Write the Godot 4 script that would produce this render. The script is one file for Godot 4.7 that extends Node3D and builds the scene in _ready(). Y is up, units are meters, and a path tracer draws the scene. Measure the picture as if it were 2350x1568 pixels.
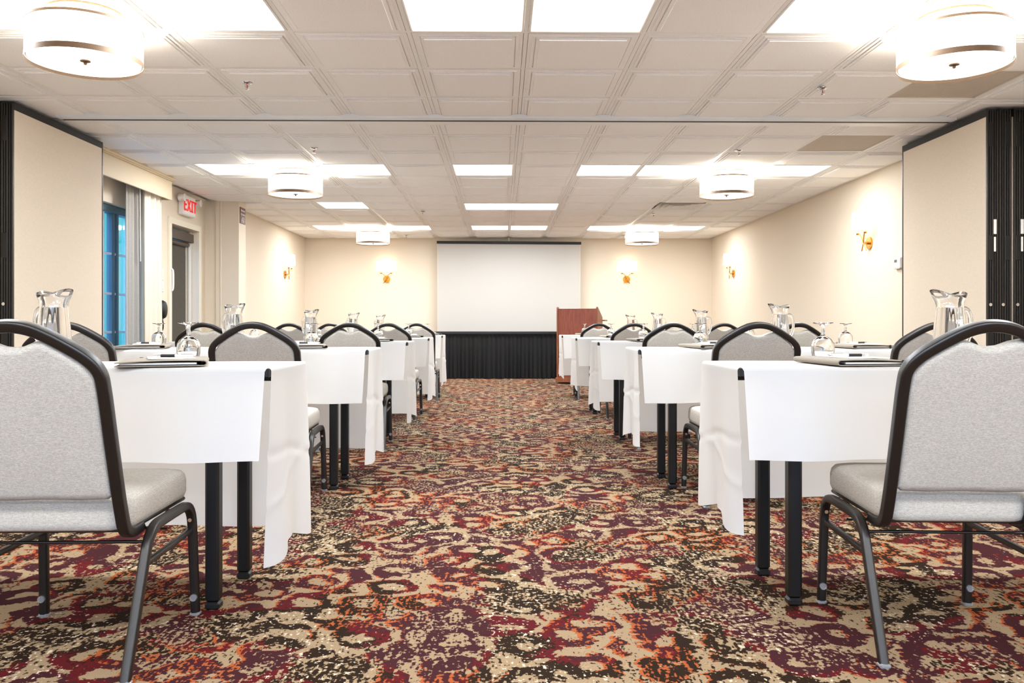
extends Node3D
# A hotel meeting room set classroom style: two banks of cloth-covered seminar tables, a screen and a lectern.
# World: x to the lectern side, y up, the camera at x = 0, z = 0 looking towards -z. "d" below is a distance in front of the camera (z = -d).

const CH := 2.412          # height of the ceiling grid
const TILE := 0.61
const GX := 0.13           # one grid line of the ceiling, the others are TILE apart
const XL := -3.62          # window wall
const XLF := -3.43         # window wall beyond the pilaster
const XR := 3.70           # lectern-side wall
const DF := 14.55          # screen wall
const DB := -4.2           # wall behind the camera
const TABLE_H := 0.758

var M := {}
var used := {}
var rng := RandomNumberGenerator.new()
var CABLE_SIDES := {}

# ------------------------------------------------------------------ shapes
class Sh:
	var v := PackedVector3Array()
	var n := PackedVector3Array()
	var ix := PackedInt32Array()

	func vert(p: Vector3, nn: Vector3) -> int:
		v.append(p)
		n.append(nn)
		return v.size() - 1

	func tri(a: int, b: int, c: int) -> void:
		var g := (v[b] - v[a]).cross(v[c] - v[a])
		if g.length_squared() < 1e-18:
			return
		if g.dot(n[a] + n[b] + n[c]) > 0.0:
			ix.append_array([a, c, b])
		else:
			ix.append_array([a, b, c])

	func quad(a: Vector3, b: Vector3, c: Vector3, d: Vector3, nn: Vector3) -> void:
		var i := vert(a, nn)
		vert(b, nn)
		vert(c, nn)
		vert(d, nn)
		tri(i, i + 1, i + 2)
		tri(i, i + 2, i + 3)

	func tri3(a: Vector3, b: Vector3, c: Vector3, nn: Vector3) -> void:
		var i := vert(a, nn)
		vert(b, nn)
		vert(c, nn)
		tri(i, i + 1, i + 2)

	func box(c: Vector3, s: Vector3) -> void:
		var h := s * 0.5
		for ax in 3:
			for sg in [-1.0, 1.0]:
				var nn := Vector3.ZERO
				nn[ax] = sg
				var u := Vector3.ZERO
				var w := Vector3.ZERO
				u[(ax + 1) % 3] = h[(ax + 1) % 3]
				w[(ax + 2) % 3] = h[(ax + 2) % 3]
				var o := c + nn * h[ax]
				quad(o - u - w, o + u - w, o + u + w, o - u + w, nn)

	# box with chamfered edges (44 triangles)
	func cbox(c: Vector3, s: Vector3, r: float) -> void:
		var h := s * 0.5
		r = minf(r, minf(h.x, minf(h.y, h.z)) * 0.95)
		for ax in 3:
			var a1 := (ax + 1) % 3
			var a2 := (ax + 2) % 3
			for sg in [-1.0, 1.0]:
				var nn := Vector3.ZERO
				nn[ax] = sg
				var u := Vector3.ZERO
				var w := Vector3.ZERO
				u[a1] = h[a1] - r
				w[a2] = h[a2] - r
				var o := c + nn * h[ax]
				quad(o - u - w, o + u - w, o + u + w, o - u + w, nn)
			for s1 in [-1.0, 1.0]:
				for s2 in [-1.0, 1.0]:
					var p := Vector3.ZERO
					var q := Vector3.ZERO
					p[a1] = s1 * h[a1]
					p[a2] = s2 * (h[a2] - r)
					q[a1] = s1 * (h[a1] - r)
					q[a2] = s2 * h[a2]
					var l := Vector3.ZERO
					l[ax] = h[ax] - r
					var nn := Vector3.ZERO
					nn[a1] = s1
					nn[a2] = s2
					quad(c + p - l, c + p + l, c + q + l, c + q - l, nn.normalized())
		for sx in [-1.0, 1.0]:
			for sy in [-1.0, 1.0]:
				for sz in [-1.0, 1.0]:
					var s3 := Vector3(sx, sy, sz)
					var k := s3 * (h - Vector3(r, r, r))
					tri3(c + k + Vector3(sx * r, 0, 0), c + k + Vector3(0, sy * r, 0), c + k + Vector3(0, 0, sz * r), s3.normalized())

	# rows of points -> smooth surface; out: the sign of (along columns) x (along rows)
	func grid(rows: Array, out: float, wrap_c := false, wrap_r := false) -> void:
		var R := rows.size()
		var C: int = rows[0].size()
		var base := v.size()
		for r in R:
			for c in C:
				var p: Vector3 = rows[r][c]
				var c0: int = (c - 1 + C) % C if wrap_c else maxi(c - 1, 0)
				var c1: int = (c + 1) % C if wrap_c else mini(c + 1, C - 1)
				var r0: int = (r - 1 + R) % R if wrap_r else maxi(r - 1, 0)
				var r1: int = (r + 1) % R if wrap_r else mini(r + 1, R - 1)
				var du: Vector3 = rows[r][c1] - rows[r][c0]
				var dv: Vector3 = rows[r1][c] - rows[r0][c]
				if du.length_squared() < 1e-14:
					du = rows[r1 if r1 != r else r0][c1] - rows[r1 if r1 != r else r0][c0]
				var nn := du.cross(dv) * out
				vert(p, nn.normalized() if nn.length_squared() > 1e-20 else Vector3.UP)
		for r in (R if wrap_r else R - 1):
			for c in (C if wrap_c else C - 1):
				var a := base + r * C + c
				var b := base + r * C + (c + 1) % C
				var d := base + ((r + 1) % R) * C + c
				var e := base + ((r + 1) % R) * C + (c + 1) % C
				tri(a, b, e)
				tri(a, e, d)

	# revolve (r, y) points, listed upwards on the outside; corners over 35 degrees stay sharp
	func lathe(prof: PackedVector2Array, seg: int, at := Vector3.ZERO, sx := 1.0, sz := 1.0) -> void:
		var m := prof.size()
		var sn := PackedVector2Array()
		for j in m - 1:
			var t := prof[j + 1] - prof[j]
			sn.append(Vector2(t.y, -t.x).normalized())
		for j in m - 1:
			var n0 := sn[j]
			var n1 := sn[j]
			if j > 0 and sn[j - 1].dot(sn[j]) > 0.8:
				n0 = (sn[j - 1] + sn[j]).normalized()
			if j < m - 2 and sn[j + 1].dot(sn[j]) > 0.8:
				n1 = (sn[j + 1] + sn[j]).normalized()
			var base := v.size()
			for k in seg + 1:
				var a := TAU * k / seg
				var cs := cos(a)
				var si := sin(a)
				vert(at + Vector3(prof[j].x * cs * sx, prof[j].y, prof[j].x * si * sz), Vector3(n0.x * cs / sx, n0.y, n0.x * si / sz).normalized())
				vert(at + Vector3(prof[j + 1].x * cs * sx, prof[j + 1].y, prof[j + 1].x * si * sz), Vector3(n1.x * cs / sx, n1.y, n1.x * si / sz).normalized())
			for k in seg:
				var b := base + k * 2
				tri(b, b + 2, b + 3)
				tri(b, b + 3, b + 1)

	# sweep a closed profile (2D points round the origin) along a path
	func sweep(path: PackedVector3Array, prof: PackedVector2Array, up := Vector3.UP, caps := true) -> void:
		var P := path.size()
		var C := prof.size()
		var x := Vector3.ZERO
		var base := v.size()
		for i in P:
			var t := (path[mini(i + 1, P - 1)] - path[maxi(i - 1, 0)]).normalized()
			if i == 0:
				x = up.cross(t)
				if x.length() < 0.05:
					x = Vector3.RIGHT.cross(t)
				x = x.normalized()
			else:
				x = (x - t * x.dot(t)).normalized()
			var y := t.cross(x)
			for k in C:
				var q := prof[k]
				var e := prof[(k + 1) % C] - prof[(k - 1 + C) % C]
				var nn := Vector2(e.y, -e.x).normalized()
				if nn.dot(q) < 0:
					nn = -nn
				vert(path[i] + x * q.x + y * q.y, (x * nn.x + y * nn.y).normalized())
			if caps and (i == 0 or i == P - 1):
				var f := t * (-1.0 if i == 0 else 1.0)
				var c0 := v.size()
				for k in C:
					vert(path[i] + x * prof[k].x + y * prof[k].y, f)
				for k in range(1, C - 1):
					tri(c0, c0 + k, c0 + k + 1)
				if i == 0:
					pass
		# the rings are not evenly spaced in the array because of caps: rebuild their starts
		var starts := PackedInt32Array()
		var at := base
		for i in P:
			starts.append(at)
			at += C
			if caps and (i == 0 or i == P - 1):
				at += C
		for i in P - 1:
			for k in C:
				var a := starts[i] + k
				var b := starts[i] + (k + 1) % C
				var d := starts[i + 1] + k
				var e := starts[i + 1] + (k + 1) % C
				tri(a, b, e)
				tri(a, e, d)

	# a cushion: closed outline in the plane (ex, ey), thickness along ez; rings of (scale, offset) from one face to the other
	func pillow(outline: PackedVector2Array, rings: Array, at: Vector3, ex: Vector3, ey: Vector3, ez: Vector3) -> void:
		var cen := Vector2.ZERO
		for p in outline:
			cen += p
		cen /= outline.size()
		var rows := []
		for r in rings:
			var row := PackedVector3Array()
			for p in outline:
				var q: Vector2 = cen + (p - cen) * r[0]
				row.append(at + ex * q.x + ey * q.y + ez * r[1])
			rows.append(row)
		var area := 0.0
		for k in outline.size():
			area += outline[k].cross(outline[(k + 1) % outline.size()])
		var sg := 1.0 if area > 0 else -1.0
		if rings[0][1] > rings[-1][1]:
			sg = -sg
		if ex.cross(ey).dot(ez) < 0:
			sg = -sg
		grid(rows, sg, true)

	# flat outline pulled to a thickness, sharp edges
	func slab(outline: PackedVector2Array, at: Vector3, ex: Vector3, ey: Vector3, ez: Vector3, thick: float) -> void:
		var idx := Geometry2D.triangulate_polygon(outline)
		for s in [0.0, 1.0]:
			var b := v.size()
			for p in outline:
				vert(at + ex * p.x + ey * p.y + ez * thick * s, ez * (1.0 if s > 0 else -1.0))
			for k in range(0, idx.size(), 3):
				tri(b + idx[k], b + idx[k + 1], b + idx[k + 2])
		var area := 0.0
		for k in outline.size():
			area += outline[k].cross(outline[(k + 1) % outline.size()])
		for k in outline.size():
			var p := outline[k]
			var q := outline[(k + 1) % outline.size()]
			var e := (q - p).normalized()
			var nn := Vector2(e.y, -e.x) * (1.0 if area > 0 else -1.0)
			var n3 := ex * nn.x + ey * nn.y
			var a := at + ex * p.x + ey * p.y
			var b2 := at + ex * q.x + ey * q.y
			quad(a, b2, b2 + ez * thick, a + ez * thick, n3)

	func mesh() -> ArrayMesh:
		var arr := []
		arr.resize(Mesh.ARRAY_MAX)
		arr[Mesh.ARRAY_VERTEX] = v
		arr[Mesh.ARRAY_NORMAL] = n
		arr[Mesh.ARRAY_INDEX] = ix
		var m := ArrayMesh.new()
		m.add_surface_from_arrays(Mesh.PRIMITIVE_TRIANGLES, arr)
		return m

func circle(r: float, seg: int) -> PackedVector2Array:
	var p := PackedVector2Array()
	for k in seg:
		p.append(Vector2(cos(TAU * k / seg), sin(TAU * k / seg)) * r)
	return p

func rrect(w: float, h: float, r: float, seg := 3) -> PackedVector2Array:
	var p := PackedVector2Array()
	for q in 4:
		var c := Vector2((w * 0.5 - r) * (1 if q in [0, 3] else -1), (h * 0.5 - r) * (1 if q < 2 else -1))
		for k in seg + 1:
			var a := PI * 0.5 * (q + float(k) / seg)
			p.append(c + Vector2(cos(a), sin(a)) * r)
	return p

# path through points with its corners rounded
func rounded(pts: Array, r: float, seg := 5) -> PackedVector3Array:
	var out := PackedVector3Array()
	for i in pts.size():
		var p: Vector3 = pts[i]
		if i == 0 or i == pts.size() - 1:
			out.append(p)
			continue
		var a: Vector3 = pts[i - 1] - p
		var b: Vector3 = pts[i + 1] - p
		var l := minf(r, minf(a.length(), b.length()) * 0.48)
		var p0 := p + a.normalized() * l
		var p1 := p + b.normalized() * l
		for k in seg + 1:
			var t := float(k) / seg
			out.append(p0.lerp(p, t).lerp(p.lerp(p1, t), t))
	return out

func smooth_path(pts: Array, per := 5) -> PackedVector3Array:
	var out := PackedVector3Array()
	for i in pts.size() - 1:
		var p0: Vector3 = pts[maxi(i - 1, 0)]
		var p1: Vector3 = pts[i]
		var p2: Vector3 = pts[i + 1]
		var p3: Vector3 = pts[mini(i + 2, pts.size() - 1)]
		for k in per:
			out.append(p1.cubic_interpolate(p2, p0, p3, float(k) / per))
	out.append(pts[-1])
	return out

# ------------------------------------------------------------------ objects
func numbered(called: String) -> String:
	var k: int = used.get(called, 0)
	used[called] = k + 1
	return called if k == 0 else "%s_%03d" % [called, k]

func tag(o: Node, label: String, category: String, group := "") -> void:
	o.set_meta("label", label)
	o.set_meta("category", category)
	if group:
		o.set_meta("group", group)

func thing(called: String, label: String, category: String, at := Vector3.ZERO, turn := 0.0, group := "") -> Node3D:
	var o := Node3D.new()
	o.name = numbered(called)
	add_child(o)
	o.position = at
	o.rotation.y = turn
	tag(o, label, category, group)
	return o

func structure(called: String) -> Node3D:
	var o := Node3D.new()
	o.name = called
	o.set_meta("kind", "structure")
	add_child(o)
	return o

func put(called: String, mesh: Mesh, mat: Material, parent: Node, at := Vector3.ZERO) -> MeshInstance3D:
	var o := MeshInstance3D.new()
	o.name = called
	o.mesh = mesh
	o.material_override = mat
	o.cast_shadow = GeometryInstance3D.SHADOW_CASTING_SETTING_ON
	parent.add_child(o, true)
	o.position = at
	return o

func part(called: String, s: Sh, mat: Material, parent: Node, at := Vector3.ZERO) -> MeshInstance3D:
	return put(called, s.mesh(), mat, parent, at)

func copy(o: Node3D, called: String, label: String, at: Vector3, turn := 0.0) -> Node3D:
	var c: Node3D = o.duplicate()
	c.name = numbered(called)
	add_child(c)
	c.position = at
	c.rotation.y = turn
	c.set_meta("label", label)
	return c

func one_box(c: Vector3, s: Vector3, r := 0.0) -> Sh:
	var q := Sh.new()
	if r > 0:
		q.cbox(c, s, r)
	else:
		q.box(c, s)
	return q

func tube(path: PackedVector3Array, prof: PackedVector2Array, up := Vector3.UP) -> Sh:
	var q := Sh.new()
	q.sweep(path, prof, up)
	return q

func turned(prof: Array, seg := 24, at := Vector3.ZERO, sx := 1.0, sz := 1.0) -> Sh:
	var q := Sh.new()
	q.lathe(PackedVector2Array(prof), seg, at, sx, sz)
	return q

# ------------------------------------------------------------------ materials
func mat(called: String, c: Color, rough := 0.6, metal := 0.0) -> StandardMaterial3D:
	var m := StandardMaterial3D.new()
	m.resource_name = called
	m.albedo_color = c
	m.roughness = rough
	m.metallic = metal
	M[called] = m
	return m

func glow(called: String, c: Color, energy: float) -> StandardMaterial3D:
	var m := mat(called, Color(0.9, 0.88, 0.84), 0.6)
	m.emission_enabled = true
	m.emission = c
	if called == "exit_glow":
		m.albedo_color = Color(0.75, 0.08, 0.06)
	m.emission_energy_multiplier = energy
	return m

func noise_tex(freq: float, size: int, ramp: Array, seed_ := 1, oct := 3, type := FastNoiseLite.TYPE_SIMPLEX_SMOOTH) -> NoiseTexture2D:
	var f := FastNoiseLite.new()
	f.noise_type = type
	f.frequency = freq
	f.seed = seed_
	f.fractal_octaves = oct
	var t := NoiseTexture2D.new()
	t.width = size
	t.height = size
	t.seamless = true
	t.noise = f
	if ramp.size():
		var g := Gradient.new()
		g.offsets = PackedFloat32Array(ramp[0])
		g.colors = PackedColorArray(ramp[1])
		t.color_ramp = g
	return t

func triplanar(m: StandardMaterial3D, scale: float, world := true) -> void:
	m.uv1_triplanar = true
	m.uv1_world_triplanar = world
	m.uv1_scale = Vector3.ONE * scale
	m.uv1_triplanar_sharpness = 8.0

func relief(m: StandardMaterial3D, tex: Texture2D, cm: float) -> void:
	m.heightmap_enabled = true
	m.heightmap_texture = tex
	m.heightmap_scale = cm

func noise_image(w: int, h: int, freq: float, seed_: int, oct: int, type: int, warp := 0.0) -> PackedByteArray:
	var f := FastNoiseLite.new()
	f.noise_type = type
	f.frequency = freq
	f.seed = seed_
	f.fractal_octaves = oct
	if type == FastNoiseLite.TYPE_CELLULAR:
		f.fractal_type = FastNoiseLite.FRACTAL_NONE
		f.cellular_jitter = 0.75
		f.cellular_return_type = FastNoiseLite.RETURN_DISTANCE
	if warp > 0:
		f.domain_warp_enabled = true
		f.domain_warp_amplitude = warp
		f.domain_warp_frequency = freq * 1.1
		f.domain_warp_fractal_octaves = 2
	var im := f.get_seamless_image(w, h, false, false, 0.1, true)
	im.convert(Image.FORMAT_L8)
	return im.get_data()

# woven carpet: ragged beige ring and leaf motifs on burgundy, plum and brown grounds, orange rims, brushed streaks and cream flecks
func carpet_texture() -> ImageTexture:
	var N := 2048
	var H := 1024
	var S := FastNoiseLite.TYPE_SIMPLEX_SMOOTH
	var cell := noise_image(H, H, 0.0175, 5, 1, FastNoiseLite.TYPE_CELLULAR, 26.0)
	var cell2 := noise_image(H, H, 0.043, 9, 1, FastNoiseLite.TYPE_CELLULAR, 12.0)
	var mid := noise_image(H, H, 0.022, 21, 2, S, 14.0)
	var low := noise_image(H, H, 0.0070, 33, 2, S)
	var low2 := noise_image(H, H, 0.0060, 47, 2, S)
	var low3 := noise_image(H, H, 0.0065, 58, 2, S)
	var fine := noise_image(N, N, 0.075, 71, 3, S)
	var streak := noise_image(N, 512, 0.11, 83, 3, S)
	# the motif: rings round large cells, petals and dots between them
	var val := PackedFloat32Array()
	val.resize(H * H)
	var some := []
	for p in H * H:
		var c1: float = cell[p] / 255.0
		val[p] = sin(c1 * 14.0 + 0.3) * 0.34 + (0.45 - cell2[p] / 255.0) * 0.55 + (mid[p] / 255.0 - 0.5) * 0.75
		if p % 997 == 0:
			some.append(val[p])
	some.sort()
	var cut: float = some[int(some.size() * 0.60)]
	var data := PackedByteArray()
	data.resize(N * N * 3)
	var pal := [[148, 126, 98], [86, 21, 24], [60, 28, 31], [39, 26, 16], [156, 80, 43], [205, 190, 168]]
	var o := 0
	for y in N:
		var yh := (y >> 1) * H
		var ys := ((y / 5) & 511) * N
		for x in N:
			var p := yh + (x >> 1)
			var fn: float = fine[y * N + x] / 255.0 - 0.5
			var st: float = streak[ys + x] / 255.0 - 0.5
			var a: float = low[p] / 255.0
			var b: float = low2[p] / 255.0
			var e: float = low3[p] / 255.0
			var vv := val[p] - cut + fn * 0.12
			var wear := maxf(b - 0.42, 0.0)        # how worn the pile is drawn here
			var k := 0
			if vv <= 0.0:
				var g := a + fn * 0.18
				k = 3 if g > 0.54 else (1 if g > 0.455 else 2)
				# a rim of orange on one side of the motif
				var q := yh + ((x >> 1) + 1021) % H
				if val[q] - cut > 0.0 and e + fn * 0.6 > 0.52:
					k = 4
				elif e > 0.66 and fn + st > 0.16:
					k = 4
				elif fn * 0.85 + st * 0.75 > 0.36 - wear * 0.62:
					k = 0
			elif st * 0.75 - fn * 0.85 > 0.275 - wear * 0.75:
				k = 3 if a > 0.42 else 2
			if a * 0.45 + (1.0 - e) * 0.55 > 0.57 and fn * 0.95 - st * 0.5 > 0.26:
				k = 5
			var c: Array = pal[k]
			var j := 0.92 + ((x * 7349 + y * 9151 + x * y) & 63) / 400.0
			data[o] = int(minf(255.0, c[0] * j))
			data[o + 1] = int(minf(255.0, c[1] * j))
			data[o + 2] = int(minf(255.0, c[2] * j))
			o += 3
	return ImageTexture.create_from_image(Image.create_from_data(N, N, false, Image.FORMAT_RGB8, data))

# tweed: broken weft threads, one or two pixels high
func weave_texture(seed_: int, base: Color, spread: float, line := 0.07) -> ImageTexture:
	var N := 256
	var im := Image.create(N, N, false, Image.FORMAT_RGB8)
	var r := RandomNumberGenerator.new()
	r.seed = seed_
	for y in N:
		var left := 0
		var tone := 1.0
		for x in N:
			if left <= 0:
				left = r.randi_range(2, 8)
				tone = 1.0 + r.randf_range(-spread, spread)
			left -= 1
			var warp := 1.0 - line * 0.8 if (x % 4 == 0) else 1.0
			var weft := 1.0 - line if (y % 4 == 0) else 1.0
			var t := tone * warp * weft
			im.set_pixel(x, y, Color(base.r * t, base.g * t, base.b * t))
	return ImageTexture.create_from_image(im)

func wood_texture(seed_: int, dark: Color, light: Color) -> ImageTexture:
	var w := 256
	var h := 512
	var f := FastNoiseLite.new()
	f.seed = seed_
	f.noise_type = FastNoiseLite.TYPE_SIMPLEX_SMOOTH
	f.frequency = 0.05
	f.fractal_octaves = 3
	var im := Image.create(w, h, false, Image.FORMAT_RGB8)
	for y in h:
		for x in w:
			var t := 0.5 + 0.5 * f.get_noise_2d(x * 1.6, y * 0.10) + 0.18 * f.get_noise_2d(x * 9.0, y * 0.5)
			im.set_pixel(x, y, dark.lerp(light, clampf(t, 0, 1)))
	return ImageTexture.create_from_image(im)

func materials() -> void:
	var m := mat("wall_paint", Color(0.88, 0.825, 0.745), 0.85)
	m = mat("trim_paint", Color(0.90, 0.86, 0.78), 0.55)
	m = mat("valance_paint", Color(0.86, 0.79, 0.67), 0.6)
	m = mat("ceiling_tile", Color(0.975, 0.965, 0.95), 0.9)
	m.albedo_texture = noise_tex(0.13, 512, [[0.0, 0.35, 1.0], [Color(0.90, 0.90, 0.90), Color(0.985, 0.985, 0.985), Color(1, 1, 1)]], 8, 4)
	triplanar(m, 1.6)
	m = mat("grid_metal", Color(0.94, 0.93, 0.91), 0.45)
	m = mat("slab_grey", Color(0.55, 0.53, 0.5), 0.9)
	m = mat("vent_grey", Color(0.80, 0.75, 0.69), 0.7)
	m = mat("vent_hole", Color(0.42, 0.39, 0.36), 0.9)
	m = mat("carpet", Color(1, 1, 1), 0.97)
	m.metallic_specular = 0.2
	m.albedo_texture = carpet_texture()
	triplanar(m, 1.0 / 3.5)
	m = mat("chair_fabric", Color(1, 1, 1), 0.95)
	m.albedo_texture = weave_texture(5, Color(0.755, 0.73, 0.69), 0.09, 0.13)
	m.metallic_specular = 0.25
	triplanar(m, 4.6, false)
	m = mat("panel_fabric", Color(1, 1, 1), 0.95)
	m.albedo_texture = weave_texture(6, Color(0.90, 0.84, 0.76), 0.03, 0.01)
	triplanar(m, 3.0, false)
	m = mat("bronze_frame", Color(0.090, 0.064, 0.048), 0.42, 0.25)
	m.albedo_texture = noise_tex(0.4, 256, [[0.3, 0.7, 0.85], [Color(0.8, 0.8, 0.8), Color(1, 1, 1), Color(1.0, 0.98, 0.9)]], 15, 2)
	triplanar(m, 6.0, false)
	m.clearcoat_enabled = true
	m.clearcoat = 0.5
	m.clearcoat_roughness = 0.35
	m = mat("black_metal", Color(0.022, 0.021, 0.021), 0.4)
	m = mat("black_plastic", Color(0.03, 0.03, 0.032), 0.5)
	m = mat("panel_edge", Color(0.17, 0.14, 0.115), 0.42, 0.3)
	m = mat("edge_black", Color(0.03, 0.027, 0.025), 0.6)
	m = mat("brushed_aluminium", Color(0.80, 0.79, 0.79), 0.42, 0.55)
	m = mat("linen", Color(0.93, 0.925, 0.915), 0.9)
	m.metallic_specular = 0.25
	m.backlight_enabled = true
	m.backlight = Color(0.84, 0.83, 0.81)
	m = mat("laminate", Color(0.72, 0.60, 0.46), 0.5)
	m = mat("clear_glass", Color(1, 1, 1, 0.0), 0.0)
	m.transparency = BaseMaterial3D.TRANSPARENCY_ALPHA
	m.refraction_enabled = true
	m.refraction_scale = 0.05
	m = mat("water", Color(1, 1, 1, 0.0), 0.0)
	m.transparency = BaseMaterial3D.TRANSPARENCY_ALPHA
	m.refraction_enabled = true
	m.refraction_scale = 0.033
	m = mat("window_glass", Color(0.75, 0.85, 0.88, 0.08), 0.02)
	m.transparency = BaseMaterial3D.TRANSPARENCY_ALPHA
	m = mat("clear_plastic", Color(0.9, 0.9, 0.92, 0.25), 0.15)
	m.transparency = BaseMaterial3D.TRANSPARENCY_ALPHA
	m = mat("leatherette", Color(0.54, 0.50, 0.44), 0.6)
	m = mat("leatherette_inside", Color(0.10, 0.095, 0.10), 0.6)
	m = mat("paper", Color(0.95, 0.94, 0.93), 0.8)
	m = mat("red_card", Color(0.48, 0.045, 0.06), 0.5)
	m = mat("chrome", Color(0.86, 0.86, 0.87), 0.12, 1.0)
	m = mat("brass", Color(0.86, 0.62, 0.27), 0.22, 1.0)
	m = mat("pale_metal", Color(0.45, 0.36, 0.28), 0.45, 0.3)
	m = mat("candle_sleeve", Color(0.93, 0.88, 0.76), 0.6)
	m = mat("screen_white", Color(0.73, 0.71, 0.68), 0.8)
	m = mat("skirt_black", Color(0.018, 0.018, 0.019), 0.85)
	m = mat("lectern_wood", Color(1, 1, 1), 0.45)
	m.albedo_texture = wood_texture(3, Color(0.46, 0.20, 0.125), Color(0.60, 0.315, 0.215))
	triplanar(m, 1.4, false)
	m = mat("lectern_side", Color(1, 1, 1), 0.45)
	m.albedo_texture = wood_texture(4, Color(0.48, 0.26, 0.14), Color(0.60, 0.36, 0.215))
	triplanar(m, 1.4, false)
	m = mat("white_plastic", Color(0.90, 0.885, 0.86), 0.45)
	m = mat("sign_brown", Color(0.36, 0.17, 0.10), 0.45)
	m = mat("sign_white", Color(0.93, 0.92, 0.9), 0.6)
	m = mat("sheer", Color(0.74, 0.71, 0.67), 0.9)
	m.backlight_enabled = true
	m.backlight = Color(0.7, 0.68, 0.65)
	m.albedo_texture = weave_texture(23, Color(0.97, 0.97, 0.97), 0.04, 0.015)
	triplanar(m, 2.5)
	m = mat("drape_white", Color(0.88, 0.84, 0.77), 0.9)
	m.backlight_enabled = true
	m.backlight = Color(0.2, 0.2, 0.19)
	m = mat("window_frame_dark", Color(0.30, 0.42, 0.47), 0.5)
	m = mat("window_frame_white", Color(0.90, 0.91, 0.92), 0.5)
	m = mat("shade_box", Color(0.27, 0.215, 0.165), 0.5)
	m = mat("shade_cloth", Color(0.33, 0.31, 0.265), 0.9)
	m.albedo_texture = weave_texture(29, Color(0.95, 0.95, 0.95), 0.12)
	triplanar(m, 2.0)
	m = mat("exterior_wall", Color(0.20, 0.50, 0.37), 0.9)
	m = mat("exterior_ground", Color(0.74, 0.73, 0.71), 0.95)
	m = mat("sprinkler_red", Color(0.65, 0.05, 0.04), 0.3)
	m = mat("display", Color(0.36, 0.35, 0.28), 0.3)
	glow("panel_glow", Color(1.0, 0.985, 0.96), 2.4)
	glow("drum_glow", Color(1.0, 0.95, 0.87), 1.6)
	glow("drum_base_glow", Color(1.0, 0.965, 0.90), 1.8)
	glow("bulb_glow", Color(1.0, 0.93, 0.82), 2.5)
	glow("sconce_glow", Color(1.0, 0.95, 0.86), 0.72)
	glow("exit_glow", Color(0.90, 0.07, 0.05), 0.28)

# ------------------------------------------------------------------ camera, sky, lights
func camera_and_light() -> void:
	var f := 1905.0
	var cam := Camera3D.new()
	cam.name = "camera"
	cam.position = Vector3(0, 0.895, 0)
	cam.rotation.y = -atan(25.0 / f)
	cam.projection = Camera3D.PROJECTION_FRUSTUM
	cam.near = 0.05
	cam.far = 200.0
	cam.size = 1568.0 / f * cam.near
	cam.frustum_offset = Vector2(0, -(784.0 - 744.5) / f * cam.near)
	add_child(cam)
	cam.current = true

	var we := WorldEnvironment.new()
	we.name = "environment"
	var e := Environment.new()
	e.background_mode = Environment.BG_SKY
	var sky := Sky.new()
	var sm := ProceduralSkyMaterial.new()
	sm.sky_top_color = Color(0.42, 0.62, 0.88)
	sm.sky_horizon_color = Color(0.62, 0.78, 0.93)
	sm.ground_bottom_color = Color(0.30, 0.34, 0.37)
	sm.ground_horizon_color = Color(0.45, 0.52, 0.58)
	sm.sky_energy_multiplier = 2.2
	sm.ground_energy_multiplier = 1.5
	sky.sky_material = sm
	e.sky = sky
	e.tonemap_mode = Environment.TONE_MAPPER_LINEAR
	e.tonemap_exposure = 1.92
	e.sdfgi_enabled = true
	e.ssao_enabled = true
	e.ssil_enabled = true
	we.environment = e
	add_child(we)

const PANEL_ENERGY := 1.38
const DRUM_ENERGY := 0.45
const SCONCE_ENERGY := 0.0018

func area_light(parent: Node, at: Vector3, size: Vector2, energy: float, c: Color) -> void:
	var l := AreaLight3D.new()
	l.name = "lamp_light"
	l.area_size = size
	l.light_energy = energy
	l.light_color = c
	l.area_range = 14.0
	l.shadow_enabled = true
	parent.add_child(l, true)
	l.position = at
	l.rotation.x = -PI / 2

func omni(parent: Node, at: Vector3, energy: float, size: float, c: Color) -> void:
	var l := OmniLight3D.new()
	l.name = "lamp_light"
	l.light_energy = energy
	l.light_color = c
	l.light_size = size
	l.omni_range = 14.0
	l.omni_attenuation = 2.0
	l.shadow_enabled = true
	parent.add_child(l, true)
	l.position = at

# ------------------------------------------------------------------ the room
func wall_pieces(x0: float, x1: float, d0: float, d1: float, openings: Array, along_x := false) -> Sh:
	# a wall slab, its openings as [from, to, bottom, top] along its length
	var s := Sh.new()
	var top := CH + 0.12
	var at := d0 if not along_x else x0
	var end := d1 if not along_x else x1
	var put_box := func(a: float, b: float, h0: float, h1: float) -> void:
		if b - a < 1e-4 or h1 - h0 < 1e-4:
			return
		if along_x:
			s.box(Vector3((a + b) / 2, (h0 + h1) / 2, -(d0 + d1) / 2), Vector3(b - a, h1 - h0, absf(d1 - d0)))
		else:
			s.box(Vector3((x0 + x1) / 2, (h0 + h1) / 2, -(a + b) / 2), Vector3(absf(x1 - x0), h1 - h0, b - a))
	for w in openings:
		put_box.call(at, w[0], 0.0, top)
		put_box.call(w[0], w[1], 0.0, w[2])
		put_box.call(w[0], w[1], w[3], top)
		at = w[1]
	put_box.call(at, end, 0.0, top)
	return s

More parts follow.
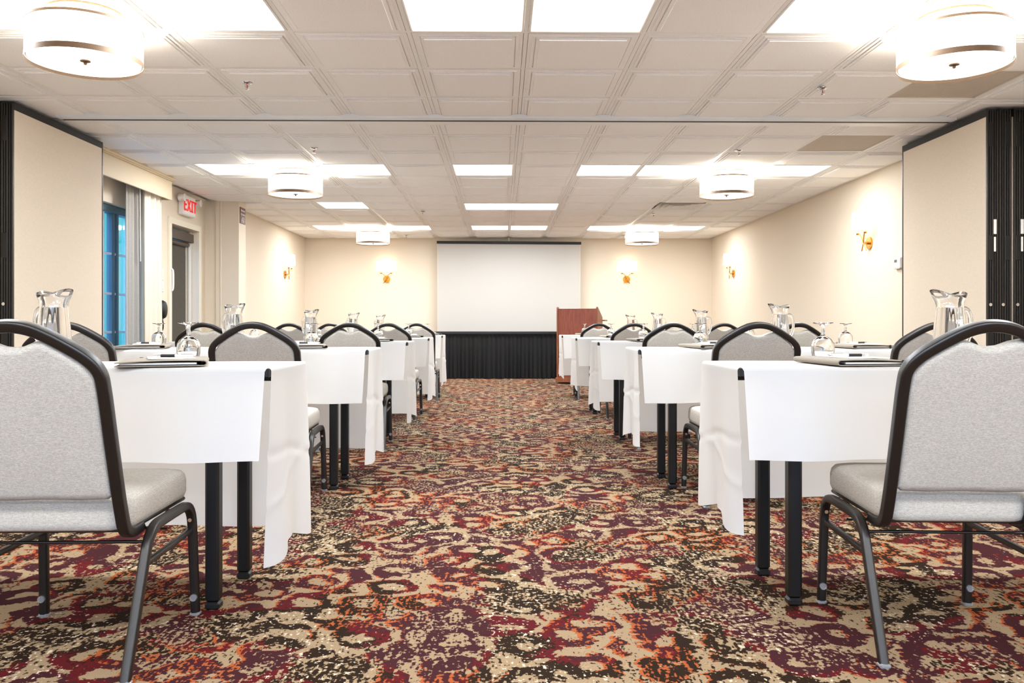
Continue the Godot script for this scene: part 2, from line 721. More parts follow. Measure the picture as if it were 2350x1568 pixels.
func room() -> void:
	var o := structure("floor")
	part("carpet", one_box(Vector3(0, -0.05, -(DB + DF) / 2), Vector3(8.4, 0.1, DF - DB + 0.6)), M.carpet, o)

	o = structure("wall_screen")
	part("wall_surface", one_box(Vector3(0.1, CH / 2, -DF - 0.1), Vector3(8.0, CH + 0.2, 0.2)), M.wall_paint, o)
	o = structure("wall_lectern")
	part("wall_surface", wall_pieces(XR, XR + 0.2, DB - 0.2, DF, []), M.wall_paint, o)
	o = structure("wall_window")
	part("wall_surface", wall_pieces(XL - 0.2, XL, DB - 0.2, 10.2, [[6.75, 8.50, 0.04, 2.02], [9.13, 9.95, 0.0, 2.0]]), M.wall_paint, o)
	part("wall_return", wall_pieces(XL - 0.2, XLF, 10.2, DF, []), M.wall_paint, o)
	o = structure("wall_rear")
	part("wall_surface", wall_pieces(XL - 0.2, XR + 0.2, DB - 0.2, DB, [[-2.5, 2.7, 0.25, 2.2]], true), M.wall_paint, o)
	o = structure("wall_pilaster")
	part("pilaster_shaft", wall_pieces(XLF - 0.05, -3.20, 10.17, 10.44, []), M.wall_paint, o)
	part("corner_bead", one_box(Vector3(-3.415, CH / 2, -10.163), Vector3(0.018, CH, 0.014), 0.004), M.trim_paint, o)

	o = structure("baseboard_screen")
	part("board", one_box(Vector3(0.13, 0.05, -DF + 0.008), Vector3(7.1, 0.1, 0.016), 0.004), M.trim_paint, o)
	o = structure("baseboard_lectern")
	part("board", one_box(Vector3(XR - 0.008, 0.05, -(6.9 + DF) / 2), Vector3(0.016, 0.1, DF - 6.9), 0.004), M.trim_paint, o)
	o = structure("baseboard_window")
	part("board", one_box(Vector3(XLF + 0.008, 0.05, -(10.46 + DF) / 2), Vector3(0.016, 0.1, DF - 10.46), 0.004), M.trim_paint, o)

	rear_window()
	ceiling()

func rear_window() -> void:
	# the tall window behind the camera that the chair legs and pitchers mirror
	var o := structure("window_2")
	var z := -DB
	var f := Sh.new()
	f.cbox(Vector3(0.1, 0.28, z + 0.06), Vector3(5.2, 0.06, 0.08), 0.006)
	f.cbox(Vector3(0.1, 2.17, z + 0.06), Vector3(5.2, 0.06, 0.08), 0.006)
	for x in [-2.47, -1.18, 0.1, 1.38, 2.67]:
		f.cbox(Vector3(x, 1.225, z + 0.06), Vector3(0.06, 1.83, 0.07), 0.006)
	part("window_frame", f, M.window_frame_white, o)
	part("pane", one_box(Vector3(0.1, 1.225, z + 0.07), Vector3(5.1, 1.85, 0.006)), M.window_glass, o)
	o = structure("exterior_ground")
	part("paving", one_box(Vector3(0, -0.16, -4), Vector3(60, 0.1, 60)), M.exterior_ground, o)
	o = structure("exterior_wall")
	part("wall_surface", one_box(Vector3(-7.4, 1.55, -14.0), Vector3(0.2, 3.4, 30)), M.exterior_wall, o)
	var s := Sh.new()
	for k in 9:
		s.box(Vector3(-7.27, 1.5, -4.0 - k * 2.6), Vector3(0.06, 3.3, 0.12))
	part("fence_post", s, M.window_frame_dark, o)

func stepped_tile(w: float, d: float) -> ArrayMesh:
	# a lay-in tile whose face steps down below the grid in grooved mouldings; [inset, drop]
	var s := Sh.new()
	var lev := [[0.0, -0.014], [0.0, 0.002], [0.022, 0.002], [0.022, 0.008], [0.038, 0.008], [0.038, 0.003], [0.043, 0.003], [0.043, 0.013], [0.060, 0.013], [0.060, 0.018]]
	for k in lev.size() - 1:
		var a: Array = lev[k]
		var b: Array = lev[k + 1]
		var flat: bool = a[0] != b[0]
		for q in 4:
			var e := Vector3(cos(q * PI / 2), 0, sin(q * PI / 2))
			var t := Vector3(-e.z, 0, e.x)
			var he := (absf(e.x) * w + absf(e.z) * d) / 2
			var ht := (absf(t.x) * w + absf(t.z) * d) / 2
			var nn := Vector3.DOWN if flat else e * (1.0 if b[1] > a[1] else -1.0)
			s.quad(e * (he - a[0]) - t * (ht - a[0]) + Vector3(0, -a[1], 0), e * (he - a[0]) + t * (ht - a[0]) + Vector3(0, -a[1], 0),
				e * (he - b[0]) + t * (ht - b[0]) + Vector3(0, -b[1], 0), e * (he - b[0]) - t * (ht - b[0]) + Vector3(0, -b[1], 0), nn)
	var l: Array = lev[-1]
	s.quad(Vector3(-w / 2 + l[0], -l[1], -d / 2 + l[0]), Vector3(w / 2 - l[0], -l[1], -d / 2 + l[0]), Vector3(w / 2 - l[0], -l[1], d / 2 - l[0]), Vector3(-w / 2 + l[0], -l[1], d / 2 - l[0]), Vector3.DOWN)
	return s.mesh()

# rows of the ceiling grid (distances) and which cells hold something else than a tile
var row_lines := []
var cell_use := {}
const COL0 := -7           # column k runs from GX + k * TILE to GX + (k + 1) * TILE
const COLS := 13

func col_x(k: int) -> float:
	return GX + (k + 0.5) * TILE

func ceiling() -> void:
	var o := structure("ceiling")
	part("deck", one_box(Vector3(0.03, CH + 0.17, -(DB + DF) / 2), Vector3(7.9, 0.1, DF - DB + 0.5)), M.slab_grey, o)
	# grid rows in front of the track, and beyond it
	var d := 6.14
	var near := []
	while d > -4.3:
		near.append(d)
		d -= TILE
	near.reverse()
	row_lines = near.duplicate()
	var far := [6.62]
	for k in 13:
		far.append(7.24 + k * TILE)
	far[-1] = DF
	row_lines.append_array(far)
	# which cells are lights, vents or loudspeakers: key "row,col"
	for k in [-5, -3, -1, 0, 2, 4]:
		cell_use[Vector2i(row_of(4.0), k)] = "light"
	for k in [-5, -3, -1, 1, 2, 4]:
		cell_use[Vector2i(row_of(8.15), k)] = "light"
	for k in [-4]:
		cell_use[Vector2i(row_of(10.6), k)] = "light"
	for k in [-1, 0]:
		cell_use[Vector2i(row_of(10.6), k)] = "long_light"
	for k in [-5, -3, -1, 0, 2, 4]:
		cell_use[Vector2i(row_of(13.0), k)] = "light"
	for k in [-5, -3, -1, 0, 2, 4]:  # unseen panel rows, added to brighten the near part of the room
		cell_use[Vector2i(row_of(0.1), k)] = "light"
		cell_use[Vector2i(row_of(-2.1), k)] = "light"
	cell_use[Vector2i(row_of(5.2), 4)] = "vent"
	cell_use[Vector2i(row_of(6.9), 4)] = "vent"
	cell_use[Vector2i(row_of(10.6), 3)] = "diffuser"
	var by_size := {}
	for r in row_lines.size() - 1:
		var d0: float = row_lines[r]
		var d1: float = row_lines[r + 1]
		var depth := d1 - d0 - 0.027
		for k in range(COL0, COL0 + COLS):
			if cell_use.has(Vector2i(r, k)):
				continue
			var x0 := maxf(GX + k * TILE, XL if d0 < 10.2 else XLF)
			var x1 := minf(GX + (k + 1) * TILE, XR)
			if x1 - x0 < 0.1:
				continue
			var w := x1 - x0 - 0.027
			var key := Vector2i(roundi(w * 1000), roundi(depth * 1000))
			if d0 < 1.8:
				continue
			if not by_size.has(key):
				by_size[key] = stepped_tile(w, depth)
			var yy := CH + 0.001 + rng.randf_range(-0.001, 0.001)
			var t := put("tile", by_size[key], M.ceiling_tile, o, Vector3((x0 + x1) / 2, yy, -(d0 + d1) / 2))
			t.rotation = Vector3(rng.randf_range(-1, 1) * 0.004, 0, rng.randf_range(-1, 1) * 0.004)
	# behind the camera the ceiling goes on as one plain sheet, with holes for the added lights
	var s := Sh.new()
	for r in row_lines.size() - 1:
		if row_lines[r] >= 1.8:
			break
		for k in range(COL0, COL0 + COLS):
			if cell_use.has(Vector2i(r, k)):
				continue
			var x0 := maxf(GX + k * TILE, XL)
			var x1 := minf(GX + (k + 1) * TILE, XR)
			if x1 - x0 < 0.02:
				continue
			s.box(Vector3((x0 + x1) / 2, CH + 0.004, -(row_lines[r] + row_lines[r + 1]) / 2), Vector3(x1 - x0 - 0.01, 0.012, row_lines[r + 1] - row_lines[r] - 0.01))
	var rear := part("rear_tiles", s, M.ceiling_tile, o)
	rear.set_meta("kind", "stuff")
	# grid bars
	for r in row_lines.size():
		var dd: float = row_lines[r]
		var x0 := XL if dd < 10.2 else XLF
		part("cross_bar", one_box(Vector3((x0 + XR) / 2, CH + 0.010, -dd), Vector3(XR - x0, 0.020, 0.022)), M.grid_metal, o)
	for k in range(COL0 + 1, COL0 + COLS):
		var x := GX + k * TILE
		if x < XL + 0.02 or x > XR - 0.02:
			continue
		part("main_bar", one_box(Vector3(x, CH + 0.0092, -(DB + 6.0) / 2), Vector3(0.022, 0.020, 6.0 - DB)), M.grid_metal, o)
		var e := DF if x > XLF else 10.2
		part("main_bar", one_box(Vector3(x, CH + 0.0092, -(6.2 + e) / 2), Vector3(0.022, 0.020, e - 6.2)), M.grid_metal, o)
	# wall angle
	for side in [[XR - 0.011, DB, DF], [XL + 0.011, DB, 10.2], [XLF + 0.011, 10.44, DF]]:
		part("wall_angle", one_box(Vector3(side[0], CH - 0.001, -(side[1] + side[2]) / 2), Vector3(0.022, 0.004, side[2] - side[1])), M.grid_metal, o)
	part("wall_angle", one_box(Vector3(0.13, CH - 0.001, -DF + 0.011), Vector3(7.1, 0.004, 0.022)), M.grid_metal, o)
	ceiling_fixtures()

func row_of(d: float) -> int:
	for r in row_lines.size() - 1:
		if d >= row_lines[r] and d < row_lines[r + 1]:
			return r
	return 0

func cell_centre(r: int, k: int) -> Vector3:
	return Vector3(col_x(k), CH, -(row_lines[r] + row_lines[r + 1]) / 2)

func ceiling_fixtures() -> void:
	var rows := {row_of(4.0): "rear drum lamp row", row_of(8.15): "middle drum lamp row", row_of(10.6): "row between the drum lamps", row_of(13.0): "drum lamp row by the screen wall"}
	var cols := {-5: "beside the window-side wall", -4: "on the window side", -3: "on the aisle side of the window-side drum", -1: "over the aisle, window half", 0: "over the aisle, lectern half",
		1: "next to the aisle, lectern half", 2: "on the aisle side of the lectern-side drum", 4: "beside the lectern-side wall"}
	var frame := Sh.new()
	var L := TILE - 0.026
	for sg in [-1.0, 1.0]:
		frame.cbox(Vector3(sg * (L / 2 - 0.006), 0.004, 0), Vector3(0.012, 0.02, L), 0.003)
		frame.cbox(Vector3(0, 0.004, sg * (L / 2 - 0.006)), Vector3(L - 0.024, 0.02, 0.012), 0.003)
	var fm := frame.mesh()
	var lens := one_box(Vector3(0, 0.012, 0), Vector3(L - 0.02, 0.008, L - 0.02)).mesh()
	var housing := one_box(Vector3(0, 0.06, 0), Vector3(L - 0.004, 0.08, L - 0.004)).mesh()
	for key in cell_use:
		if cell_use[key] != "light":
			continue
		var at := cell_centre(key.x, key.y)
		var label := "unseen square lit ceiling panel added out of view to brighten the near tables"
		if rows.has(key.x):
			label = "square lit ceiling panel, %s, %s" % [rows[key.x], cols[key.y]]
		var t := thing("ceiling_light_panel", label, "ceiling light", at, 0, "square ceiling light panels")
		put("housing", housing, M.grid_metal, t)
		put("frame", fm, M.grid_metal, t)
		put("diffuser_light", lens, M.panel_glow, t)
		area_light(t, Vector3(0, -0.012, 0), Vector2(0.54, 0.54), PANEL_ENERGY, Color(0.93, 0.965, 1.0))
	# one long fixture across two cells
	var r := row_of(10.6)
	var at := Vector3(GX, CH, -(row_lines[r] + row_lines[r + 1]) / 2)
	var t := thing("ceiling_light_panel", "long double-width lit ceiling panel over the aisle", "ceiling light", at, 0, "")
	var W := 2 * TILE - 0.026
	var f := Sh.new()
	for sg in [-1.0, 1.0]:
		f.cbox(Vector3(sg * (W / 2 - 0.006), -0.004, 0), Vector3(0.012, 0.03, L), 0.003)
		f.cbox(Vector3(0, -0.004, sg * (L / 2 - 0.006)), Vector3(W - 0.024, 0.03, 0.012), 0.003)
	part("frame", f, M.grid_metal, t)
	part("diffuser_light", one_box(Vector3(0, -0.006, 0), Vector3(W - 0.02, 0.008, L - 0.02)), M.panel_glow, t)
	area_light(t, Vector3(0, -0.024, 0), Vector2(1.15, 0.54), PANEL_ENERGY * 2, Color(0.93, 0.965, 1.0))

	# return-air grilles: a dark plate behind a punched sheet of bars
	for row in [[row_of(5.2), "grey perforated air grille in the ceiling on the near side of the partition track"], [row_of(6.9), "grey perforated air grille in the ceiling beyond the partition track"]]:
		var c := cell_centre(row[0], 4)
		var g := thing("air_grille", row[1], "air vent", c, 0, "perforated ceiling grilles")
		var dep: float = row_lines[row[0] + 1] - row_lines[row[0]] - 0.026
		part("backing", one_box(Vector3(0, 0.03, 0), Vector3(L, 0.01, dep)), M.vent_hole, g)
		var b := Sh.new()
		for k in 41:
			b.box(Vector3(-L / 2 + L * k / 40.0, 0.004, 0), Vector3(0.0085, 0.003, dep))
			b.box(Vector3(0, 0.0044, -dep / 2 + dep * k / 40.0), Vector3(L, 0.003, 0.0085))
		part("punched_sheet", b, M.vent_grey, g)
		var fr := Sh.new()
		for sg in [-1.0, 1.0]:
			fr.box(Vector3(sg * (L / 2 - 0.008), 0.002, 0), Vector3(0.016, 0.006, dep))
			fr.box(Vector3(0, 0.002, sg * (dep / 2 - 0.008)), Vector3(L, 0.006, 0.016))
		part("frame", fr, M.vent_grey, g)
	# supply diffuser: nested cones
	var sd := thing("air_diffuser", "white square supply air diffuser with flared vanes in the ceiling", "air vent", cell_centre(row_of(10.6), 3))
	for k in 4:
		var ho := 0.285 - k * 0.07
		var hi := ho - 0.055
		var y0 := -0.012 + k * 0.0
		var y1 := 0.04
		var q := Sh.new()
		for a in 4:
			var e := Vector3(cos(a * PI / 2), 0, sin(a * PI / 2))
			var w := Vector3(-e.z, 0, e.x)
			var nn := (Vector3.DOWN * 0.8 - e * 0.6).normalized()
			q.quad(e * ho + w * ho + Vector3(0, y0, 0), e * ho - w * ho + Vector3(0, y0, 0), e * hi - w * hi + Vector3(0, y1, 0), e * hi + w * hi + Vector3(0, y1, 0), nn)
		part("vane", q, M.white_plastic, sd)
	part("backing", one_box(Vector3(0, 0.048, 0), Vector3(0.585, 0.01, 0.585)), M.white_plastic, sd)

	# round flush loudspeakers
	var spk_m := turned([[0.0, -0.019], [0.075, -0.018], [0.095, -0.016], [0.118, -0.013], [0.122, -0.006]].map(func(a): return Vector2(a[0], a[1])), 28)
	for q in [[-1.395, 8.77, "middle", "window"], [1.655, 8.77, "middle", "lectern"], [-1.395, 11.8, "screen-end", "window"], [1.655, 11.8, "screen-end", "lectern"]]:
		var sp := thing("ceiling_loudspeaker", "round white ceiling loudspeaker, %s pair, %s side" % [q[2], q[3]], "speaker", Vector3(q[0], CH, -q[1]), 0, "round ceiling loudspeakers")
		part("grille", spk_m, M.grid_metal, sp)
		part("rim", turned([Vector2(0.124, -0.010), Vector2(0.132, -0.012), Vector2(0.138, -0.016), Vector2(0.130, -0.019), Vector2(0.120, -0.018)], 28), M.white_plastic, sp)

	# sprinklers
	for q in [[-1.575, 5.17, "window side, on the near side of the partition track"], [2.04, 5.24, "lectern side, on the near side of the partition track"], [-1.59, 7.08, "window side, just beyond the partition track"],
			[2.05, 7.13, "lectern side, just beyond the partition track"], [-1.04, 11.03, "window side, between the loudspeakers"], [2.06, 11.2, "lectern side, beside the air diffuser"], [-1.6, 14.0, "window side, by the screen wall"], [2.07, 14.0, "lectern side, by the screen wall"]]:
		var sk := thing("fire_sprinkler", "small fire sprinkler, %s" % q[2], "sprinkler", Vector3(q[0], CH - 0.018, -q[1]), 0, "ceiling sprinklers")
		part("escutcheon", turned([Vector2(0.0, -0.010), Vector2(0.014, -0.010), Vector2(0.030, -0.004), Vector2(0.034, 0.001)], 20), M.chrome, sk)
		var fr := Sh.new()
		for sg in [-1.0, 1.0]:
			fr.sweep(PackedVector3Array([Vector3(sg * 0.008, -0.008, 0), Vector3(sg * 0.012, -0.022, 0), Vector3(sg * 0.003, -0.040, 0)]), circle(0.0025, 6))
		part("frame_arm", fr, M.chrome, sk)
		part("bulb", turned([Vector2(0.0, -0.036), Vector2(0.0035, -0.030), Vector2(0.0035, -0.014), Vector2(0.0, -0.010)], 8), M.sprinkler_red, sk)
		part("deflector", turned([Vector2(0.0, -0.043), Vector2(0.014, -0.041), Vector2(0.015, -0.039), Vector2(0.0, -0.039)], 14), M.chrome, sk)
	drums()

func drums() -> void:
	var names := [["rear", 4.03], ["middle", 8.13], ["screen-end", 13.03], ["unseen_added", -0.05]]  # last pair is unseen, added overhead to brighten the near ceiling
	for q in names:
		for sd in [[-1, -2.005, "window"], [1, 2.215, "lectern"]]:
			var t := thing("drum_ceiling_lamp", "round white drum ceiling lamp, %s pair, %s side" % [q[0], sd[2]], "ceiling lamp", Vector3(sd[1], CH - 0.018, -q[1]), 0, "drum ceiling lamps")
			var R := 0.2575
			part("shade", turned([Vector2(R - 0.004, -0.232), Vector2(R, -0.232), Vector2(R, -0.066), Vector2(R - 0.004, -0.066), Vector2(R - 0.004, -0.232)], 56), M.drum_glow, t)
			part("diffuser_light", turned([Vector2(0.0, -0.227), Vector2(R - 0.006, -0.227), Vector2(R - 0.006, -0.221), Vector2(0.0, -0.221)], 56), M.drum_base_glow, t)
			part("rim", turned([Vector2(R - 0.008, -0.2305), Vector2(R + 0.002, -0.2315), Vector2(R + 0.003, -0.246), Vector2(R + 0.001, -0.218)], 56), M.pale_metal, t)
			part("rim", turned([Vector2(R + 0.001, -0.077), Vector2(R + 0.003, -0.076), Vector2(R + 0.002, -0.065), Vector2(R - 0.006, -0.064)], 56), M.pale_metal, t)
			part("inner_drum", turned([Vector2(0.168, -0.063), Vector2(0.170, -0.063), Vector2(0.170, -0.004), Vector2(0.168, -0.004)], 44), M.drum_glow, t)
			part("canopy_rim", turned([Vector2(0.166, -0.008), Vector2(0.173, -0.008), Vector2(0.173, 0.0), Vector2(0.166, 0.0)], 44), M.pale_metal, t)
			part("strut", turned([Vector2(0.012, -0.225), Vector2(0.012, 0.0)], 10), M.pale_metal, t)
			part("finial", turned([Vector2(0.0, -0.249), Vector2(0.007, -0.246), Vector2(0.009, -0.240), Vector2(0.005, -0.236), Vector2(0.024, -0.232), Vector2(0.024, -0.227)], 18), M.pale_metal, t)
			for a in 3:
				var e := Vector3(cos(a * TAU / 3), 0, sin(a * TAU / 3)) * 0.11
				part("bulb", turned([Vector2(0.0, -0.155), Vector2(0.02, -0.145), Vector2(0.028, -0.125), Vector2(0.02, -0.10), Vector2(0.012, -0.085), Vector2(0.0, -0.085)], 12, e), M.bulb_glow, t)
				omni(t, e + Vector3(0, -0.125, 0), DRUM_ENERGY / 1.5, 0.026, Color(1.0, 0.965, 0.91))
			area_light(t, Vector3(0, -0.258, 0), Vector2(0.40, 0.40), DRUM_ENERGY, Color(1.0, 0.97, 0.925))

# ------------------------------------------------------------------ partitions, window, door, wall fittings
func partitions() -> void:
	var tr := thing("partition_track", "white aluminium track for the folding partition crossing the ceiling", "track", Vector3(0, CH, 0))
	var xa := -3.19
	var xb := 3.31
	var mid := (xa + xb) / 2
	part("side_rail", one_box(Vector3(mid, -0.016, -6.018), Vector3(xb - xa, 0.032, 0.066), 0.002), M.window_frame_white, tr)
	part("slot", one_box(Vector3(mid, -0.014, -6.078), Vector3(xb - xa, 0.026, 0.052)), M.edge_black, tr)
	part("side_rail", one_box(Vector3(mid, -0.015, -6.152), Vector3(xb - xa, 0.031, 0.094), 0.002), M.grid_metal, tr)
	var order := ["aisle-facing", "second", "third", "hindmost"]
	for side in [-1, 1]:
		var x0 := -3.24 if side < 0 else 3.335
		var d0 := 5.56 if side < 0 else 5.66
		var d1 := 6.80 if side < 0 else 6.86
		var cnt := 4
		for k in cnt:
			var x: float = x0 + side * (0.042 + k * 0.083 + (0.014 if k > 1 else 0.0))
			var t := thing("partition_panel", "%s beige folding partition panel, stacked at the %s wall" % [order[k], "window-side" if side < 0 else "lectern-side"], "partition", Vector3(x, 0, -(d0 + d1) / 2 + k * 0.006), 0, "stacked partition panels")
			var W := d1 - d0
			var Hh := CH - 0.036
			part("core", one_box(Vector3(0, Hh / 2 + 0.006, 0), Vector3(0.070, Hh - 0.012, W - 0.01), 0.004), M.panel_edge, t)
			for sg in [-1.0, 1.0]:
				part("fabric_face", one_box(Vector3(sg * 0.037, (Hh - 0.052) / 2 + 0.012, 0), Vector3(0.006, Hh - 0.075, W - 0.03), 0.002), M.panel_fabric, t)
				part("header_strip", one_box(Vector3(sg * 0.0385, Hh - 0.026, 0), Vector3(0.006, 0.050, W)), M.edge_black, t)
			# edge mouldings seen end-on
			for ez in [-1.0, 1.0]:
				for ex in [-0.034, -0.017, 0.0, 0.017, 0.034]:
					part("edge_rib", one_box(Vector3(ex, Hh / 2, ez * (W / 2 - 0.002)), Vector3(0.0125, Hh - 0.02, 0.018), 0.003), M.panel_edge if absf(ex) > 0.02 or ex == 0.0 else M.edge_black, t)
				for hy in [0.75, 1.42, 2.2]:
					part("hinge", one_box(Vector3(0.012 * (1 if k % 2 else -1), hy, ez * (W / 2 + 0.007)), Vector3(0.034, 0.17, 0.006), 0.002), M.black_metal, t)
			part("lock_socket", tube(PackedVector3Array([Vector3(-0.02, 1.03, W / 2), Vector3(-0.02, 1.03, W / 2 + 0.012)]), circle(0.011, 12)), M.chrome, t)
			if (side > 0 and k in [0, 2]) or (side < 0 and k == 1):
				part("label_sticker", one_box(Vector3(0.012, 1.565, W / 2 + 0.0085), Vector3(0.020, 0.10, 0.002)), M.sign_white, t)
				if side > 0:
					part("label_sticker", one_box(Vector3(0.010, 1.445, W / 2 + 0.0085), Vector3(0.016, 0.10, 0.002)), M.sign_white, t)

func wavy_sheet(d0: float, d1: float, x: float, h0: float, h1: float, folds: float, amp: float, spread: float, seed_: float) -> Sh:
	var s := Sh.new()
	var rows := []
	var R := 24
	var C := int(folds * 10) + 1
	for r in R + 1:
		var t := float(r) / R
		var row := PackedVector3Array()
		for c in C:
			var u := float(c) / (C - 1)
			var ph := u * folds * TAU + seed_ + 0.5 * sin(t * 2.0 + u * 5.0)
			var dd := lerpf(d0, d1 + spread * (1 - t), u)
			row.append(Vector3(x + amp * (0.75 + 0.4 * (1 - t)) * sin(ph) + 0.25 * amp * sin(ph * 2.3 + 1.0), lerpf(h0, h1, t), -dd))
		rows.append(row)
	s.grid(rows, 1.0)
	return s

func window_and_door() -> void:
	# glazed doors with white muntins behind the curtain
	var w := structure("window_1")
	var x := XL - 0.10
	var fr := Sh.new()
	fr.cbox(Vector3(x, 1.985, -7.625), Vector3(0.10, 0.07, 1.75), 0.006)
	part("window_head", fr, M.window_frame_dark, w)
	var st := Sh.new()
	for d in [6.78, 7.60 + 0.36, 8.04, 8.47]:
		st.cbox(Vector3(x, 1.0, -d), Vector3(0.06, 1.92, 0.05), 0.006)
	st.cbox(Vector3(x, 0.08, -7.625), Vector3(0.06, 0.10, 1.72), 0.006)
	part("window_frame", st, M.window_frame_dark, w)
	for h in [0.44, 0.82, 1.185, 1.565]:
		part("muntin", one_box(Vector3(x + 0.012, h, -7.62), Vector3(0.020, 0.022, 1.66), 0.003), M.window_frame_white, w)
	for d in [7.02, 7.27, 7.52, 7.775, 8.25]:
		part("muntin", one_box(Vector3(x + 0.014, 1.02, -d), Vector3(0.020, 1.86, 0.020), 0.003), M.window_frame_white, w)
	part("pane", one_box(Vector3(x - 0.004, 1.02, -7.625), Vector3(0.006, 1.86, 1.66)), M.window_glass, w)

	var v := thing("valance", "beige painted box valance with crown moulding above the curtain", "valance", Vector3(0, 0, 0))
	part("front_board", one_box(Vector3(-3.40, 2.285, -7.65), Vector3(0.02, 0.225, 1.90), 0.003), M.valance_paint, v)
	part("end_board", one_box(Vector3(-3.515, 2.285, -8.59), Vector3(0.21, 0.225, 0.02), 0.003), M.valance_paint, v)
	for q in [[2.405, 0.012, 0.042], [2.388, 0.022, 0.030], [2.372, 0.012, 0.018]]:
		part("crown_moulding", one_box(Vector3(-3.39 + q[2] / 2, q[0] - 0.004, -7.65), Vector3(q[2], q[1], 1.92 + q[2]), 0.003), M.valance_paint, v)
	var c := part("sheer_curtain", wavy_sheet(7.80, 8.13, -3.515, 0.03, 2.26, 3.0, 0.022, 0.0, 0.4), M.sheer, self)
	tag(c, "grey sheer curtain hanging beside the blue window", "curtain")
	c = part("drape", wavy_sheet(8.10, 8.53, -3.475, 0.03, 2.26, 3.6, 0.026, 0.09, 2.0), M.drape_white, self)
	tag(c, "white pleated drape hanging under the valance end", "curtain")
	var wd := thing("curtain_wand", "thin clear wand hanging on the sheer curtain", "curtain wand", Vector3(0, 0, 0))
	part("rod", tube(PackedVector3Array([Vector3(-3.47, 2.2, -8.02), Vector3(-3.468, 1.50, -8.03)]), circle(0.006, 8)), M.white_plastic, wd)

	# door with its casing, reveal, roller shade
	var d := structure("door_1")
	var cas := Sh.new()
	for dd in [9.095, 9.985]:
		cas.cbox(Vector3(XL + 0.010, 1.0, -dd), Vector3(0.022, 1.999, 0.07), 0.002)
	cas.cbox(Vector3(XL + 0.010, 2.035, -9.54), Vector3(0.022, 0.07, 0.96), 0.002)
	part("casing", cas, M.trim_paint, d)
	var leaf := Sh.new()
	leaf.cbox(Vector3(XL - 0.15, 1.0, -9.90), Vector3(0.05, 1.98, 0.10), 0.004)
	leaf.cbox(Vector3(XL - 0.15, 1.0, -9.18), Vector3(0.05, 1.98, 0.10), 0.004)
	leaf.cbox(Vector3(XL - 0.15, 1.93, -9.54), Vector3(0.05, 0.12, 0.64), 0.004)
	leaf.cbox(Vector3(XL - 0.15, 0.12, -9.54), Vector3(0.05, 0.22, 0.64), 0.004)
	part("door_leaf", leaf, M.trim_paint, d)
	var st2 := Sh.new()
	st2.cbox(Vector3(XL - 0.085, 1.0, -9.935), Vector3(0.03, 1.98, 0.025), 0.003)
	st2.cbox(Vector3(XL - 0.085, 1.0, -9.145), Vector3(0.03, 1.98, 0.025), 0.003)
	part("door_stop", st2, M.trim_paint, d)
	part("pane", one_box(Vector3(XL - 0.16, 1.0, -9.54), Vector3(0.006, 1.6, 0.64)), M.window_glass, d)
	var sh := thing("roller_shade", "grey-olive roller shade with a brown head box over the door glass", "blind", Vector3(0, 0, 0))
	part("head_box", one_box(Vector3(XL - 0.065, 1.905, -9.52), Vector3(0.085, 0.10, 0.74), 0.004), M.shade_box, sh)
	part("roller", tube(PackedVector3Array([Vector3(XL - 0.065, 1.822, -9.22), Vector3(XL - 0.065, 1.822, -9.80)]), circle(0.026, 14)), M.shade_box, sh)
	part("shade_sheet", one_box(Vector3(XL - 0.082, 0.98, -9.51), Vector3(0.003, 1.66, 0.56)), M.shade_cloth, sh)
	part("side_rail", one_box(Vector3(XL - 0.085, 0.98, -9.80), Vector3(0.014, 1.66, 0.018), 0.003), M.brushed_aluminium, sh)

	var pl := thing("door_pull", "white rounded pull on the edge of the door casing", "door handle", Vector3(XL + 0.022, 1.38, -9.10))
	part("grip", tube(smooth_path([Vector3(0, 0.12, 0), Vector3(0.020, 0.10, 0), Vector3(0.024, 0, 0), Vector3(0.020, -0.10, 0), Vector3(0, -0.12, 0)]), circle(0.010, 10)), M.white_plastic, pl)
	part("back_plate", one_box(Vector3(0.0, 0, 0), Vector3(0.006, 0.27, 0.05), 0.002), M.white_plastic, pl)
	var sw := thing("switch_plates", "cream stacked switch plates on the wall between drape and door", "switch", Vector3(XL, 1.36, -8.90))
	for k in 2:
		var p := part("plate", one_box(Vector3(0.004, -0.06 + k * 0.125, 0), Vector3(0.008, 0.115, 0.075), 0.003), M.white_plastic, sw)
		part("rocker", one_box(Vector3(0.010, -0.06 + k * 0.125, 0), Vector3(0.006, 0.06, 0.03), 0.002), M.trim_paint, p)
	var bo := thing("wall_fitting", "black rounded fitting with a dangling cord on the wall beside the drape", "wall fitting", Vector3(XL, 1.05, -8.86))
	var ol := PackedVector2Array()
	for k in 24:
		ol.append(Vector2(cos(TAU * k / 24) * 0.075, sin(TAU * k / 24) * 0.10))
	var bs := Sh.new()
	bs.pillow(ol, [[0.0, 0.0], [1.0, 0.0], [1.0, 0.03], [0.85, 0.055], [0.5, 0.065], [0.0, 0.068]], Vector3.ZERO, Vector3(0, 0, -1), Vector3.UP, Vector3.RIGHT)
	part("body", bs, M.black_plastic, bo)
	part("cord", tube(smooth_path([Vector3(0.02, -0.09, 0), Vector3(0.035, -0.14, 0.01), Vector3(0.03, -0.20, 0.0), Vector3(0.01, -0.24, 0)]), circle(0.007, 8)), M.black_plastic, bo)

	exit_sign()
	occupancy_sign()
	thermostat()

func letters(text: String, size: float, depth: float, material: Material, parent: Node, at: Vector3, turn: float, called := "lettering", heavy := false) -> void:
	var t := TextMesh.new()
	var f := SystemFont.new()
	f.font_names = PackedStringArray(["Droid Sans"])
	if heavy:
		f.font_weight = 700
	t.font = f
	t.text = text
	t.font_size = 64
	t.pixel_size = size / 64.0
	t.depth = depth
	var o := put(called, t, material, parent, at)
	o.rotation.y = turn

